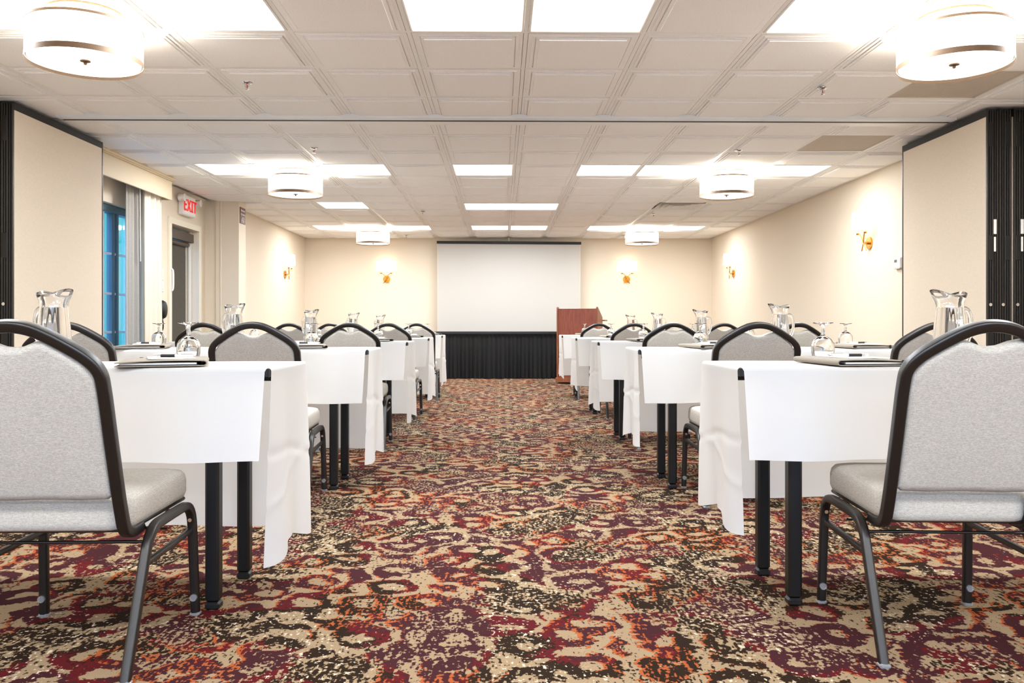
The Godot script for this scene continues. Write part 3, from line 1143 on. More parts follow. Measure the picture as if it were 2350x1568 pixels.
func exit_sign() -> void:
	var t := thing("exit_sign", "white emergency exit sign with red EXIT letters and two lamp heads above the door", "exit sign", Vector3(XL, 2.245, -9.52))
	part("housing", one_box(Vector3(0.035, 0, 0), Vector3(0.066, 0.235, 0.36), 0.010), M.white_plastic, t)
	part("face_plate", one_box(Vector3(0.069, 0, 0), Vector3(0.004, 0.205, 0.33), 0.002), M.sign_white, t)
	letters("EXIT", 0.185, 0.004, M.exit_glow, t, Vector3(0.0725, -0.005, 0), PI / 2, "exit_letters", true)
	for sg in [-1.0, 1.0]:
		var lamp := part("lamp_arm", one_box(Vector3(0.05, 0.06, sg * 0.195), Vector3(0.03, 0.03, 0.04), 0.005), M.white_plastic, t)
		part("lamp_head", tube(PackedVector3Array([Vector3(0.04, 0.06, sg * 0.245), Vector3(0.075, 0.062, sg * 0.245), Vector3(0.100, 0.064, sg * 0.245), Vector3(0.106, 0.064, sg * 0.245)]), circle(0.042, 18)), M.white_plastic, lamp)
	omni(t, Vector3(0.0725, -0.005, 0.0), 0.0016, 0.01, Color(1.0, 0.2, 0.15))

func occupancy_sign() -> void:
	var t := thing("occupancy_sign", "small brown sign reading maximum occupancy 43 on the pilaster", "sign", Vector3(-3.20, 2.235, -10.305))
	part("plaque", one_box(Vector3(0.004, 0, 0), Vector3(0.008, 0.20, 0.21), 0.002), M.sign_brown, t)
	letters("Maximum", 0.036, 0.002, M.sign_white, t, Vector3(0.009, 0.062, 0), PI / 2)
	letters("Occupancy", 0.036, 0.002, M.sign_white, t, Vector3(0.009, 0.016, 0), PI / 2)
	letters("43", 0.085, 0.002, M.sign_white, t, Vector3(0.009, -0.050, 0), PI / 2)

func thermostat() -> void:
	var t := thing("thermostat", "white wall thermostat with a small grey display beside the partition stack", "thermostat", Vector3(XR, 1.465, -7.66))
	part("body", one_box(Vector3(-0.014, 0, 0), Vector3(0.028, 0.10, 0.13), 0.006), M.white_plastic, t)
	part("screen", one_box(Vector3(-0.029, 0.018, -0.02), Vector3(0.002, 0.026, 0.05)), M.display, t)
	part("lip", one_box(Vector3(-0.016, -0.053, 0), Vector3(0.022, 0.008, 0.11), 0.002), M.vent_grey, t)

func sconce(label: String, at: Vector3, turn: float) -> void:
	# the wall is behind the sconce: it looks along its own +z
	var t := thing("wall_sconce", label, "wall lamp", at, turn, "brass wall sconces")
	part("back_plate", tube(PackedVector3Array([Vector3(0, 0, 0.0), Vector3(0, 0, 0.012), Vector3(0, 0, 0.016)]), circle(0.062, 28)), M.brass, t)
	var boss := part("boss", tube(PackedVector3Array([Vector3(0, 0, 0.014), Vector3(0, 0, 0.055)]), circle(0.013, 14)), M.brass, t)
	boss.name = "boss"
	for sg in [-1.0, 1.0]:
		var arm := part("arm", tube(smooth_path([Vector3(-sg * 0.050, -0.075, 0.06), Vector3(-sg * 0.020, -0.035, 0.065), Vector3(sg * 0.004, 0.005, 0.068), Vector3(sg * 0.030, 0.060, 0.075), Vector3(sg * 0.075, 0.100, 0.085), Vector3(sg * 0.115, 0.095, 0.085)]), circle(0.0055, 8)), M.brass, t)
		part("cup", turned([Vector2(0.0, 0.088), Vector2(0.012, 0.090), Vector2(0.017, 0.104), Vector2(0.013, 0.106)], 14, Vector3(sg * 0.085, 0, 0.085)), M.brass, arm)
		part("candle_sleeve", turned([Vector2(0.012, 0.100), Vector2(0.012, 0.175), Vector2(0.0, 0.176)], 12, Vector3(sg * 0.085, 0, 0.085)), M.candle_sleeve, arm)
	var sh := Sh.new()
	# an oval shade, wider at the foot
	sh.lathe(PackedVector2Array([Vector2(1.0, 0.150), Vector2(0.90, 0.315)]), 36, Vector3(0, 0, 0.085), 0.185, 0.075)
	sh.lathe(PackedVector2Array([Vector2(0.895, 0.315), Vector2(0.992, 0.150)]), 36, Vector3(0, 0, 0.085), 0.185, 0.075)
	part("lamp_shade", sh, M.sconce_glow, t)
	for sg in [-1.0, 1.0]:
		part("bulb", turned([Vector2(0.0, 0.176), Vector2(0.012, 0.182), Vector2(0.017, 0.205), Vector2(0.010, 0.235), Vector2(0.0, 0.25)], 12, Vector3(sg * 0.085, 0, 0.085)), M.bulb_glow, t)
		omni(t, Vector3(sg * 0.085, 0.212, 0.085), SCONCE_ENERGY, 0.016, Color(1.0, 0.94, 0.85))

func sconces() -> void:
	sconce("brass two-arm wall sconce on the screen wall, window side of the screen", Vector3(-2.0, 1.685, -DF), 0)
	sconce("brass two-arm wall sconce on the screen wall, above the lectern's tables", Vector3(2.2, 1.685, -DF), 0)
	sconce("brass two-arm wall sconce on the wall beyond the pilaster", Vector3(XLF, 1.685, -13.2), PI / 2)
	sconce("brass two-arm wall sconce on the lectern-side wall, near the screen corner", Vector3(XR, 1.70, -13.15), -PI / 2)
	sconce("brass two-arm wall sconce on the lectern-side wall, by the thermostat", Vector3(XR, 1.71, -8.28), -PI / 2)

# ------------------------------------------------------------------ the front of the room
func front() -> void:
	var s := thing("projection_screen", "large white projection screen with a black top case on the far wall", "screen", Vector3(0.135, 0, -14.36))
	part("fabric", one_box(Vector3(0, 1.51, 0), Vector3(2.46, 1.565, 0.004)), M.screen_white, s)
	part("case", tube(PackedVector3Array([Vector3(-1.245, 2.312, 0.01), Vector3(1.25, 2.298, 0.01)]), rrect(0.05, 0.045, 0.012)), M.black_plastic, s)
	part("weight_bar", tube(PackedVector3Array([Vector3(-1.24, 0.728, 0), Vector3(1.24, 0.728, 0)]), circle(0.014, 10)), M.black_plastic, s)
	for x in [-1.231, 1.231]:
		part("side_border", one_box(Vector3(x, 1.51, 0.003), Vector3(0.012, 1.565, 0.002)), M.vent_grey, s)
	var hk := part("hook", tube(smooth_path([Vector3(-0.03, 2.328, 0.01), Vector3(0.0, 2.36, 0.01), Vector3(0.0, CH - 0.01, 0.01)]), circle(0.006, 8)), M.brushed_aluminium, s)
	part("hook_plate", turned([Vector2(0.0, 2.328), Vector2(0.03, 2.328), Vector2(0.012, 2.35), Vector2(0.0, 2.355)], 12, Vector3(0, 0, 0.01)), M.brushed_aluminium, hk)

	# a folding table under a black pleated skirt
	var t := thing("skirted_table", "long table hidden by a black pleated skirt below the screen", "table", Vector3(0.14, 0, -13.96))
	part("table_top", one_box(Vector3(0, 0.752, 0), Vector3(2.46, 0.03, 0.60), 0.006), M.skirt_black, t)
	part("cover", one_box(Vector3(0, 0.770, 0), Vector3(2.48, 0.006, 0.62), 0.002), M.skirt_black, t)
	var rows := []
	var R := 14
	var C := 420
	for r in R + 1:
		var q := float(r) / R
		var row := PackedVector3Array()
		for c in C:
			var u := float(c) / (C - 1)
			var per := u * (2.48 + 1.2) - 0.6
			var ph := u * 52.0 * TAU + 1.4 * sin(u * 23.0)
			var amp := 0.004 + 0.016 * (1 - q)
			var off := amp * (sin(ph) + 0.5 * sin(ph * 0.37 + 2.0))
			off += 0.018 * pow(1 - q, 2.0) * sin(u * 31.0 + 1.0)
			var y := lerpf(0.012, 0.768, q)
			if per < 0:
				row.append(Vector3(-1.24 - off, y, -(-per) + 0.31))
			elif per > 2.48:
				row.append(Vector3(1.24 + off, y, 0.31 - (per - 2.48)))
			else:
				row.append(Vector3(-1.24 + per, y, 0.31 + off))
		rows.append(row)
	var sk := Sh.new()
	sk.grid(rows, 1.0)
	part("skirt", sk, M.skirt_black, t)
	part("skirt_band", one_box(Vector3(0, 0.752, 0.328), Vector3(2.49, 0.036, 0.012), 0.003), M.black_plastic, t)
	for x in [-1.1, 1.1]:
		for z in [-0.22, 0.22]:
			part("leg", one_box(Vector3(x, 0.37, z), Vector3(0.03, 0.74, 0.03)), M.black_metal, t)

	# lectern, turned a little towards the aisle
	var l := thing("lectern", "wooden lectern with a reddish front panel and sloped sides", "lectern", Vector3(1.20, 0, -12.62), deg_to_rad(-17.0))
	part("front_panel", one_box(Vector3(0, 0.60, 0.20), Vector3(0.60, 1.06, 0.02), 0.003), M.lectern_wood, l)
	for sg in [-1.0, 1.0]:
		var ol := PackedVector2Array([Vector2(0.225, 0.08), Vector2(0.225, 1.14), Vector2(0.215, 1.155), Vector2(0.19, 1.155), Vector2(-0.20, 1.00), Vector2(-0.20, 0.08)])
		var sp := Sh.new()
		sp.slab(ol, Vector3(sg * 0.301 - 0.011, 0, 0), Vector3(0, 0, 1), Vector3.UP, Vector3.RIGHT, 0.022)
		part("side_panel", sp, M.lectern_side, l)
	part("reading_top", one_box(Vector3(0, 1.02, -0.02), Vector3(0.58, 0.02, 0.40), 0.003), M.lectern_side, l)
	part("shelf", one_box(Vector3(0.03, 0.955, -0.26), Vector3(0.66, 0.02, 0.22), 0.006), M.lectern_side, l)
	part("inner_shelf", one_box(Vector3(0, 0.5, 0), Vector3(0.58, 0.02, 0.38)), M.lectern_side, l)
	part("plinth", one_box(Vector3(0, 0.055, 0.0), Vector3(0.66, 0.07, 0.46), 0.004), M.lectern_side, l)
	for sx in [-1.0, 1.0]:
		for sz in [-1.0, 1.0]:
			part("foot", one_box(Vector3(sx * 0.26, 0.010, sz * 0.17), Vector3(0.06, 0.020, 0.06), 0.004), M.black_plastic, l)

# ------------------------------------------------------------------ furniture
func chair_proto() -> Node3D:
	var t := thing("banquet_chair", "", "chair", Vector3.ZERO, 0, "grey banquet chairs at the tables")
	var sq := rrect(0.026, 0.026, 0.007, 2)
	# back tube: from under the seat, up the sides and over the crown
	var pts := []
	var side := [[0.190, 0.352, 0.075], [0.190, 0.358, 0.150], [0.190, 0.420, 0.185], [0.194, 0.60, 0.248], [0.1975, 0.735, 0.295], [0.193, 0.782, 0.312], [0.168, 0.814, 0.323], [0.122, 0.846, 0.334], [0.076, 0.872, 0.343], [0.040, 0.886, 0.348]]
	for p in side:
		pts.append(Vector3(-p[0], p[1], p[2]))
	pts.append(Vector3(0, 0.891, 0.350))
	for k in range(side.size() - 1, -1, -1):
		pts.append(Vector3(side[k][0], side[k][1], side[k][2]))
	part("back_frame", tube(smooth_path(pts, 5), rrect(0.029, 0.029, 0.006, 2), Vector3.UP), M.bronze_frame, t)
	# upholstered back: follows the frame, dips under the hand hole
	var ol := PackedVector2Array()
	var right := [[0.0, 0.452], [0.10, 0.450], [0.178, 0.452], [0.192, 0.462], [0.195, 0.60], [0.201, 0.735], [0.197, 0.772], [0.172, 0.803], [0.122, 0.836], [0.082, 0.857], [0.052, 0.851], [0.022, 0.840], [0.0, 0.838]]
	for p in right:
		ol.append(Vector2(p[0], p[1]))
	for k in range(right.size() - 2, 0, -1):
		ol.append(Vector2(-right[k][0], right[k][1]))
	var dense := PackedVector2Array()
	for k in ol.size():
		for j in 3:
			dense.append(ol[k].lerp(ol[(k + 1) % ol.size()], j / 3.0))
	var lean := Vector3(0, 0.9439, 0.3303)
	var back := Sh.new()
	var rings := [[0.0, 0.019], [0.5, 0.019], [0.90, 0.0175], [0.965, 0.013], [0.995, 0.005], [1.0, -0.004], [0.99, -0.012], [0.95, -0.022], [0.85, -0.030], [0.5, -0.036], [0.0, -0.037]]
	var at := Vector3(0, 0.45, 0.192) - lean * 0.45 / 0.9439
	var sc := PackedVector2Array()
	for p in dense:
		sc.append(Vector2(p.x * 0.927, p.y / 0.9439))
	back.pillow(sc, rings, at, Vector3.RIGHT, lean, Vector3(0, -0.3303, 0.9439))
	part("backrest", back, M.chair_fabric, t)
	# seat cushion
	var so := PackedVector2Array()
	for p in rrect(0.415, 0.43, 0.055, 5):
		so.append(Vector2(p.x * (1.0 - 0.06 * (p.y / 0.43 + 0.5) + 0.03), p.y))
	var sd := PackedVector2Array()
	for k in so.size():
		for j in 2:
			sd.append(so[k].lerp(so[(k + 1) % so.size()], j / 2.0))
	var seat := Sh.new()
	seat.pillow(sd, [[0.0, 0.0], [0.93, 0.0], [0.975, 0.006], [1.0, 0.022], [1.0, 0.055], [0.985, 0.072], [0.95, 0.082], [0.85, 0.088], [0.5, 0.092], [0.0, 0.093]], Vector3(0, 0.364, -0.045), Vector3.RIGHT, Vector3(0, -0.02, 1).normalized(), Vector3.UP)
	part("seat", seat, M.chair_fabric, t)
	part("seat_pan", one_box(Vector3(0, 0.362, -0.045), Vector3(0.40, 0.012, 0.40), 0.004), M.bronze_frame, t)
	# side hoops: front leg, rail under the seat, rear leg are one bent tube; each leg its own part
	for sg in [-1.0, 1.0]:
		var x: float = sg * 0.222
		var front := rounded([Vector3(sg * 0.228, 0.006, -0.250), Vector3(x, 0.352, -0.232), Vector3(x, 0.352, -0.06)], 0.075, 7)
		var fl := part("front_leg", tube(front, sq, Vector3.RIGHT), M.bronze_frame, t)
		var rear := rounded([Vector3(x, 0.352, -0.06), Vector3(x, 0.350, 0.085), Vector3(sg * 0.228, 0.006, 0.252)], 0.065, 7)
		var rl := part("rear_leg", tube(rear, sq, Vector3.RIGHT), M.bronze_frame, t)
		part("stretcher", tube(PackedVector3Array([Vector3(x, 0.268, -0.232), Vector3(x, 0.262, 0.122)]), rrect(0.016, 0.016, 0.004, 2), Vector3.RIGHT), M.bronze_frame, t)
		part("foot_glide", one_box(Vector3(sg * 0.228, 0.007, -0.250), Vector3(0.030, 0.014, 0.030), 0.005), M.clear_plastic, fl)
		part("foot_glide", one_box(Vector3(sg * 0.228, 0.007, 0.252), Vector3(0.030, 0.014, 0.030), 0.005), M.clear_plastic, rl)
		part("bumper", tube(PackedVector3Array([Vector3(sg * 0.228, 0.060, -0.236), Vector3(sg * 0.228, 0.060, -0.229), Vector3(sg * 0.228, 0.060, -0.227)]), circle(0.0105, 14)), M.clear_plastic, fl)
		part("screw", tube(PackedVector3Array([Vector3(x, 0.300, -0.222), Vector3(x, 0.300, -0.217)]), circle(0.006, 10)), M.chrome, fl)
	part("cross_rod", tube(PackedVector3Array([Vector3(-0.222, 0.318, 0.100), Vector3(0.222, 0.318, 0.100)]), circle(0.0045, 8), Vector3.FORWARD), M.bronze_frame, t)
	# wire book rack under the seat
	for k in 5:
		var xx := -0.16 + 0.08 * k
		part("rack_wire", tube(rounded([Vector3(xx, 0.352, -0.02), Vector3(xx, 0.318, -0.04), Vector3(xx, 0.318, -0.17), Vector3(xx, 0.335, -0.20)], 0.02, 3), circle(0.0028, 6), Vector3.RIGHT), M.bronze_frame, t)
	for z in [-0.20, -0.04]:
		part("rack_wire", tube(PackedVector3Array([Vector3(-0.222, 0.335 if z < -0.1 else 0.318, z), Vector3(0.222, 0.335 if z < -0.1 else 0.318, z)]), circle(0.003, 6), Vector3.FORWARD), M.bronze_frame, t)
	return t

const T_LEN := 1.83
const T_DEP := 0.457

func table_proto(side: int) -> Node3D:
	# origin: floor under the middle of the aisle end; the table runs away from the aisle
	var t := thing("seminar_table", "", "table", Vector3.ZERO, 0, "narrow seminar tables")
	part("table_top", one_box(Vector3(side * T_LEN / 2, TABLE_H - 0.013, 0), Vector3(T_LEN, 0.024, T_DEP), 0.004), M.laminate, t)
	for z in [-1.0, 1.0]:
		part("edge_band", one_box(Vector3(side * T_LEN / 2, TABLE_H - 0.013, z * T_DEP / 2), Vector3(T_LEN, 0.026, 0.006), 0.002), M.black_plastic, t)
	part("edge_band", one_box(Vector3(side * 0.002, TABLE_H - 0.013, 0), Vector3(0.008, 0.026, T_DEP + 0.004), 0.002), M.black_plastic, t)
	for z in [-0.19, 0.19]:
		part("apron", one_box(Vector3(side * T_LEN / 2, TABLE_H - 0.045, z), Vector3(T_LEN - 0.16, 0.04, 0.02), 0.003), M.black_metal, t)
	for x in [0.19, T_LEN - 0.19]:
		part("leg_rail", one_box(Vector3(side * x, TABLE_H - 0.05, 0), Vector3(0.03, 0.04, 0.36), 0.003), M.black_metal, t)
		for z in [-0.157, 0.157]:
			var g := part("leg", one_box(Vector3(side * x, (TABLE_H - 0.03) / 2 + 0.012, z), Vector3(0.044, TABLE_H - 0.055, 0.044), 0.007), M.black_metal, t)
			part("foot_cap", one_box(Vector3(side * x, 0.012, z), Vector3(0.0452, 0.024, 0.0452), 0.006), M.black_plastic, g)
	return t

func cloth(side: int, bottom: float, seed_: int, label: String, at: Vector3) -> void:
	# a draped sheet: top with a short flap to the chairs, a long flap to the front and hanging ends
	var r := RandomNumberGenerator.new()
	r.seed = seed_
	var s := Sh.new()
	var y := TABLE_H + 0.0035
	var hz := T_DEP / 2 + 0.006
	var rad := 0.012
	var p1 := r.randf() * TAU
	var p2 := r.randf() * TAU
	var near_b := 0.476 + r.randf_range(-0.003, 0.006)
	var far_b := bottom + 0.02
	var rows := []
	var C := 150
	# cross-section from the near hem, over the top, to the far hem
	var sec := []
	for k in 13:
		sec.append([0, float(k) / 12])
	for k in 5:
		sec.append([1, float(k + 1) / 6])
	for k in 9:
		sec.append([2, float(k) / 8])
	for k in 5:
		sec.append([3, float(k + 1) / 6])
	for k in 17:
		sec.append([4, float(k) / 16])
	for q in sec:
		var row := PackedVector3Array()
		for c in C + 1:
			var u := float(c) / C
			var x := u * T_LEN
			var t: float = q[1]
			var p := Vector3.ZERO
			if q[0] == 0:
				var dr := 1.0 - t
				var wv := 0.010 * sin(x * 9.0 + p1) + 0.006 * sin(x * 21.0 + p2)
				for fx in [0.44, 0.90, 1.36]:      # pressed folds
					wv += 0.006 * exp(-pow((x - fx) / 0.018, 2.0)) - 0.004 * smoothstep(-0.02, 0.02, x - fx)
				var xx := 0.008 + x * (1.0 - 0.016 / T_LEN) + 0.016 * dr * (1 - u * 2.0)
				p = Vector3(xx, lerpf(near_b + 0.004 * sin(x * 6.0 + p2), y - rad, t), hz + 0.002 + dr * (0.010 + wv) - 0.004 * dr)
			elif q[0] == 1:
				var a := t * PI / 2
				p = Vector3(lerpf(0.008, 0.0, t) * (1 - u * 2) + x, y - rad + rad * sin(a), hz - rad + rad * cos(a))
			elif q[0] == 2:
				p = Vector3(x, y + 0.0006 * sin(x * 14.0 + t * 6.0 + p1), lerpf(hz - rad, -hz + rad, t))
			elif q[0] == 3:
				var a := t * PI / 2
				p = Vector3(x, y - rad + rad * cos(a), -hz + rad - rad * sin(a))
			else:
				var wv := 0.014 * sin(x * 7.0 + p2) + 0.008 * sin(x * 17.0 + p1)
				p = Vector3(x, lerpf(y - rad, far_b + 0.008 * sin(x * 5.0 + p1), t), -hz - t * (0.008 + wv) + 0.004 * t)
			row.append(Vector3(p.x * side, p.y, p.z))
		rows.append(row)
	s.grid(rows, -1.0 * side)
	# hanging ends
	for e in 2:
		var re := []
		var Z := 26
		for k in 5 + 48:
			var row := PackedVector3Array()
			for c in Z + 1:
				var u := float(c) / Z        # 0 near, 1 far
				var z := lerpf(hz - rad * 0.5, -hz + rad * 0.5, u)
				var p := Vector3.ZERO
				if k < 5:
					var a := float(k) / 5 * PI / 2
					p = Vector3(0.002 - rad * sin(a), y - rad + rad * cos(a), z)
				else:
					var t := float(k - 5) / 47
					var low := bottom + 0.045 * smoothstep(0.05, 0.38, u) - 0.04 * smoothstep(0.55, 1.0, u)
					var wv := 0.016 * sin(u * 7.5 + p1) + 0.006 * sin(u * 17.0 + t * 2.0 + p2)
					var curl := 0.030 * exp(-u * 9.0) * t + 0.004 * exp(-pow((t - 0.42 - 0.10 * u) / 0.022, 2.0)) - 0.003 * exp(-pow((t - 0.70 + 0.22 * u) / 0.02, 2.0))
					p = Vector3(0.002 - rad - t * (0.006 + wv * 0.9) + curl, lerpf(y - rad, low, t), z - 0.020 * t * (1.0 - u) + 0.010 * t * u)
				var x := p.x if e == 0 else T_LEN - p.x
				row.append(Vector3(x * side, p.y, p.z))
			re.append(row)
		s.grid(re, (1.0 if e == 0 else -1.0) * side)
	var o := part(numbered("tablecloth"), s, M.linen, self, at)
	tag(o, label, "tablecloth", "white tablecloths")

func goblet_mesh() -> ArrayMesh:
	# stood on its rim: outer wall, then the inside
	var s := Sh.new()
	var out_ := [Vector2(0.0325, 0.0), Vector2(0.0355, 0.012), Vector2(0.0395, 0.032), Vector2(0.0405, 0.048), Vector2(0.0385, 0.064), Vector2(0.031, 0.077), Vector2(0.018, 0.086), Vector2(0.0085, 0.091), Vector2(0.0062, 0.098), Vector2(0.0075, 0.106), Vector2(0.0058, 0.116),
		Vector2(0.0075, 0.126), Vector2(0.016, 0.132), Vector2(0.034, 0.1355), Vector2(0.0365, 0.137), Vector2(0.0355, 0.1385), Vector2(0.0, 0.1385)]
	var in_ := [Vector2(0.0, 0.084), Vector2(0.014, 0.083), Vector2(0.028, 0.0745), Vector2(0.0360, 0.062), Vector2(0.0383, 0.048), Vector2(0.0374, 0.032), Vector2(0.0336, 0.012), Vector2(0.0308, 0.0), Vector2(0.0325, 0.0)]
	s.lathe(PackedVector2Array(out_), 28)
	s.lathe(PackedVector2Array(in_), 28)
	return s.mesh()

func pitcher_proto() -> Node3D:
	var t := thing("water_pitcher", "", "pitcher", Vector3.ZERO, 0, "glass water pitchers")
	var seg := 40
	var outer := [[0.0, 0.001], [0.050, 0.0], [0.0575, 0.004], [0.0585, 0.02], [0.0560, 0.06], [0.0510, 0.11], [0.0465, 0.16], [0.0440, 0.185], [0.0432, 0.198], [0.0450, 0.208], [0.0500, 0.222], [0.0535, 0.234]]
	var inner := [[0.0500, 0.235], [0.0465, 0.223], [0.0415, 0.209], [0.0398, 0.198], [0.0406, 0.185], [0.0430, 0.16], [0.0475, 0.11], [0.0525, 0.06], [0.0545, 0.022], [0.0500, 0.014], [0.0, 0.013]]
	var rows := []
	for p in outer + inner:
		var row := PackedVector3Array()
		for k in seg:
			var a := TAU * k / seg
			var rr: float = p[0]
			var yy: float = p[1]
			if yy > 0.199:
				var g := smoothstep(0.199, 0.236, yy)
				var sp := pow(maxf(cos(a), 0.0), 7.0)
				rr += g * (0.024 * sp)
				yy += g * (0.012 * sp + 0.0045 * cos(2 * a) + 0.006 * pow(maxf(-cos(a), 0.0), 3.0))
			row.append(Vector3(rr * cos(a), yy, rr * sin(a)))
		rows.append(row)
	var s := Sh.new()
	s.grid(rows, -1.0, true)
	part("glass_body", s, M.clear_glass, t)
	# water with soft flutes, a hair inside the glass
	var wr := []
	for p in [[0.0, 0.0145], [0.0485, 0.0150], [0.0535, 0.023], [0.0515, 0.06], [0.0465, 0.11], [0.0420, 0.16], [0.0396, 0.187], [0.0394, 0.189], [0.0, 0.189]]:
		var row := PackedVector3Array()
		for k in 72:
			var a := TAU * k / 72
			var rr: float = p[0] * (1.0 + (0.022 * cos(11.0 * a) if p[1] > 0.018 and p[1] < 0.188 else 0.0) - 0.018)
			row.append(Vector3(rr * cos(a), p[1], rr * sin(a)))
		wr.append(row)
	var w := Sh.new()
	w.grid(wr, -1.0, true)
	part("water", w, M.water, t)
	part("handle", tube(smooth_path([Vector3(-0.043, 0.178, 0), Vector3(-0.058, 0.188, 0), Vector3(-0.080, 0.180, 0), Vector3(-0.092, 0.150, 0), Vector3(-0.090, 0.105, 0), Vector3(-0.074, 0.068, 0), Vector3(-0.057, 0.058, 0)], 5), rrect(0.016, 0.010, 0.004, 2), Vector3(0, 0, 1)), M.clear_glass, t)
	return t

func portfolio_proto() -> Node3D:
	# a folded leatherette cover: spine on +x... its fold is on the -x side
	var t := thing("portfolio", "", "folder", Vector3.ZERO, 0, "taupe conference portfolios")
	var w := 0.265
	var d := 0.32
	var th := 0.022
	# cover: a U-shaped strip in cross-section, extruded along z
	var path := []
	for k in 7:
		path.append(Vector2(lerpf(w / 2, -w / 2 + 0.012, k / 6.0), 0.0022))
	for k in range(1, 8):
		var a := -PI / 2 - PI * k / 8.0
		path.append(Vector2(-w / 2 + 0.012 + cos(a) * 0.011, th / 2 + 0.0005 + sin(a) * (th / 2 - 0.0018)))
	for k in 7:
		var u := k / 6.0
		path.append(Vector2(lerpf(-w / 2 + 0.012, w / 2, u), th - 0.0010 - 0.0055 * u * u + 0.002 * sin(u * PI)))
	var ol := PackedVector2Array()
	for p in path:
		ol.append(p)
	for k in range(path.size() - 1, -1, -1):
		var q: Vector2 = path[maxi(k - 1, 0)]
		var e: Vector2 = path[mini(k + 1, path.size() - 1)]
		var tn := (e - q).normalized()
		ol.append(path[k] + Vector2(-tn.y, tn.x) * -0.0030 * -1.0 if false else path[k] + Vector2(tn.y, -tn.x) * 0.0030)
	var s := Sh.new()
	s.slab(ol, Vector3(0, 0, -d / 2), Vector3.RIGHT, Vector3.UP, Vector3(0, 0, 1), d)
	part("cover", s, M.leatherette, t)
	part("lining", one_box(Vector3(0.008, 0.0063, 0), Vector3(w - 0.036, 0.0022, d - 0.012)), M.leatherette_inside, t)
	part("pad", one_box(Vector3(0.010, 0.0105, 0), Vector3(w - 0.044, 0.0060, d - 0.02), 0.001), M.paper, t)
	var band := Sh.new()
	band.sweep(PackedVector3Array([Vector3(0.085, -0.0006 + 0.0008, d / 2 + 0.001), Vector3(0.085, th - 0.002, d / 2 + 0.001)]), rrect(0.012, 0.0016, 0.0005, 1), Vector3(0, 0, 1))
	part("elastic_band", band, M.black_plastic, t)
	return t

func pen_proto() -> Node3D:
	var t := thing("pen", "", "pen", Vector3.ZERO, 0, "pens on the note sheets")
	var line := func(a: float, b: float, r: float) -> Sh: return tube(PackedVector3Array([Vector3(a, 0.0052, 0), Vector3(b, 0.0052, 0)]), circle(r, 10))
	part("barrel", line.call(-0.032, 0.070, 0.0048), M.white_plastic, t)
	part("grip", line.call(-0.034, 0.012, 0.0052), M.black_plastic, t)
	for k in 3:
		part("ring", line.call(-0.046 + k * 0.005, -0.0435 + k * 0.005, 0.0052), M.chrome, t)
	part("tip", tube(PackedVector3Array([Vector3(-0.046, 0.0052, 0), Vector3(-0.058, 0.0052, 0)]), circle(0.0034, 10)), M.chrome, t)
	part("clip", one_box(Vector3(0.050, 0.0108, 0), Vector3(0.038, 0.0016, 0.004)), M.chrome, t)
	part("push_button", line.call(0.070, 0.080, 0.003), M.chrome, t)
	return t

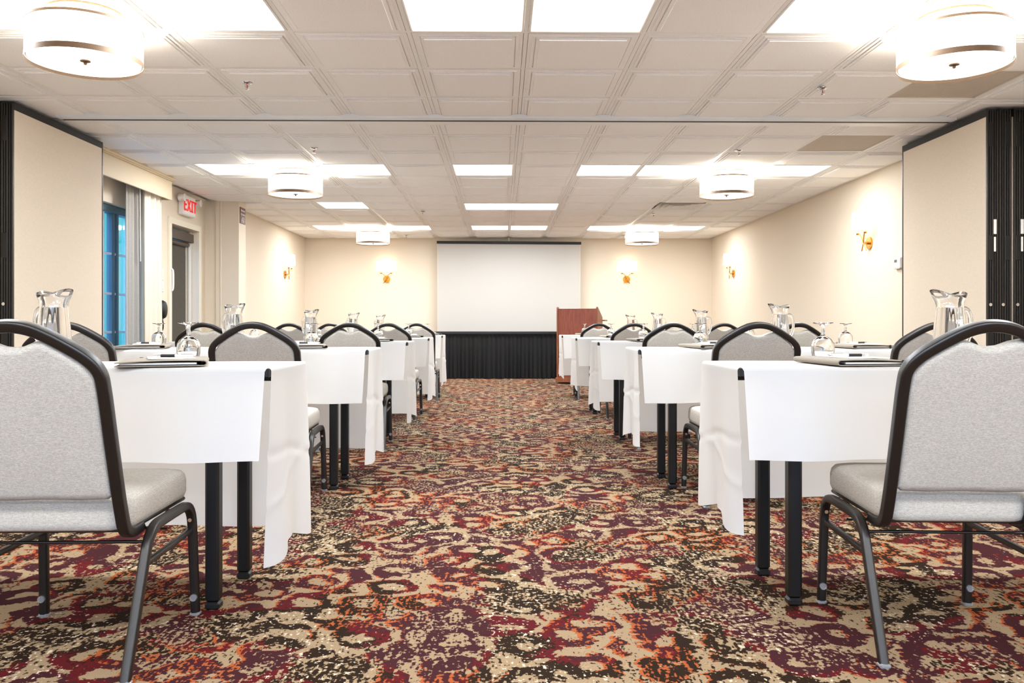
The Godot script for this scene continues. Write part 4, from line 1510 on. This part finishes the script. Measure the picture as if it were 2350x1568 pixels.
func furniture() -> void:
	var ord_ := ["rearmost", "fourth", "third", "second", "front"]     # rows from the back of the room to the screen
	var rowname := ["rearmost row", "fourth row", "third row", "second row", "screen row"]
	var sides := {-1: "window-side", 1: "lectern-side"}
	var chair := chair_proto()
	var pit := pitcher_proto()
	var fol := portfolio_proto()
	var pen := pen_proto()
	var gob := goblet_mesh()
	var tabs := {-1: table_proto(-1), 1: table_proto(1)}
	var first := {"chair": true, "pit": true, "fol": true, "pen": true}
	var place := func(o: Node3D, kind: String, called: String, label: String, at: Vector3, turn: float) -> void:
		if first[kind]:
			first[kind] = false
			o.position = at
			o.rotation.y = turn
			o.set_meta("label", label)
		else:
			copy(o, called, label, at, turn)
	var chairs_x := {-1: [[-1.163], [-1.165, -2.03], [-1.06, -2.03], [-1.02, -1.95], [-0.97, -1.95]], 1: [[1.24], [1.225, 2.08], [1.215, 2.08], [1.215, 2.06], [1.13, 2.02]]}
	for side in [-1, 1]:
		for k in 5:
			var d: float = (2.800 if side > 0 else 2.785) + 1.88 * k
			var ax: float = 0.745 if side > 0 else -0.715
			var where: String = "%s table, %s" % [sides[side], rowname[k] + " from screen" if k in [1, 2, 3] else rowname[k]]
			var tl := "black-legged table under white cloth, %s" % where.replace(" table", "")
			if k == 0:
				tabs[side].position = Vector3(ax, 0, -d)
				tabs[side].set_meta("label", tl)
			else:
				copy(tabs[side], "seminar_table", tl, Vector3(ax, 0, -d))
			cloth(side, 0.140 if side < 0 else 0.232, 100 + k * 2 + side, "white cloth draped on the %s" % where, Vector3(ax, 0, -d))
			# two places
			var xs: Array = chairs_x[side][k]
			for j in 2:
				var seat_name: String = ["aisle-end", "wall-end"][j]
				var cx: float = xs[j] if j < xs.size() else side * 2.05
				if j < xs.size():
					var cd: float = (2.40 if side > 0 else 2.32) + 1.872 * k + rng.randf_range(-0.015, 0.015) - (0.04 if k == 4 else 0.0)
					var turn := rng.randf_range(-0.05, 0.05)
					if k == 0:
						turn = -0.06 if side > 0 else 0.02
					place.call(chair, "chair", "banquet_chair", "grey upholstered chair at the %s of the %s" % [seat_name.replace("-", " "), where], Vector3(cx, 0, -cd), turn)
				var y := TABLE_H + 0.0045
				# portfolio with a note sheet and a pen
				var fx := cx + (0.07 if side < 0 else -0.06) + rng.randf_range(-0.02, 0.02)
				var fd := d - 0.062 + rng.randf_range(-0.008, 0.01)
				var ft := (PI + 0.30 if side < 0 else 0.16) + rng.randf_range(-0.08, 0.08)
				place.call(fol, "fol", "portfolio", "taupe portfolio at the %s place of the %s" % [seat_name, where], Vector3(fx, y, -fd), ft)
				var sheet := part(numbered("note_sheet"), one_box(Vector3.ZERO, Vector3(0.14, 0.0012, 0.20)), M.paper, self, Vector3(fx + 0.01, y + 0.0232, -fd - 0.02))
				sheet.rotation.y = ft + 0.1
				tag(sheet, "white note sheet at the %s place of the %s" % [seat_name, where], "paper", "note sheets on the portfolios")
				place.call(pen, "pen", "pen", "pen at the %s place, %s" % [seat_name, where], Vector3(fx + 0.01, y + 0.0240, -fd - 0.025), 0.15 + rng.randf_range(-0.2, 0.2) + (0.0 if side < 0 else PI))
				# goblet standing on its rim
				var gx := cx + (0.055 if side < 0 else -0.065) + rng.randf_range(-0.015, 0.015)
				if k == 0 and j == 0:
					gx = -1.105 if side < 0 else 1.155
				var g := put(numbered("goblet"), gob, M.clear_glass, self, Vector3(gx, y + 0.0005, -(d + 0.165)))
				tag(g, "upturned clear goblet at the %s place of the %s" % [seat_name, where], "glass", "upturned water goblets")
			# pitcher and red card in the middle of the table
			var px: float = -1.50 if side < 0 else [1.535, 1.585, 1.59, 1.60, 1.62][k]
			var pt: float = (-0.35 if side < 0 else PI + 0.35) + rng.randf_range(-0.1, 0.1)
			if side < 0 and k > 0:
				pt = -0.55
			place.call(pit, "pit", "water_pitcher", "glass water pitcher on the %s" % where, Vector3(px, TABLE_H + 0.0045, -(d + 0.02)), pt)
			var card := thing("menu_card", "white card with red backing on the %s" % where, "card", Vector3(px + side * 0.02 - 0.02, TABLE_H + 0.0045, -(d - 0.02)), 0.3 + rng.randf_range(-0.2, 0.2), "red-backed cards")
			card.position += Vector3(-0.16 if side > 0 else 0.15, 0, 0.06)
			part("backing", one_box(Vector3(0, 0.0015, 0), Vector3(0.11, 0.003, 0.15), 0.0008), M.red_card, card)
			var cs := Sh.new()
			cs.slab(PackedVector2Array([Vector2(-0.05, 0.0032), Vector2(0.05, 0.0032), Vector2(0.05, 0.0045), Vector2(0.0, 0.0075), Vector2(-0.05, 0.010)]), Vector3(0, 0, -0.07), Vector3.RIGHT, Vector3.UP, Vector3(0, 0, 1), 0.13)
			part("sheet", cs, M.paper, card)

func _ready() -> void:
	rng.seed = 20240
	camera_and_light()
	materials()
	room()
	partitions()
	window_and_door()
	sconces()
	front()
	furniture()
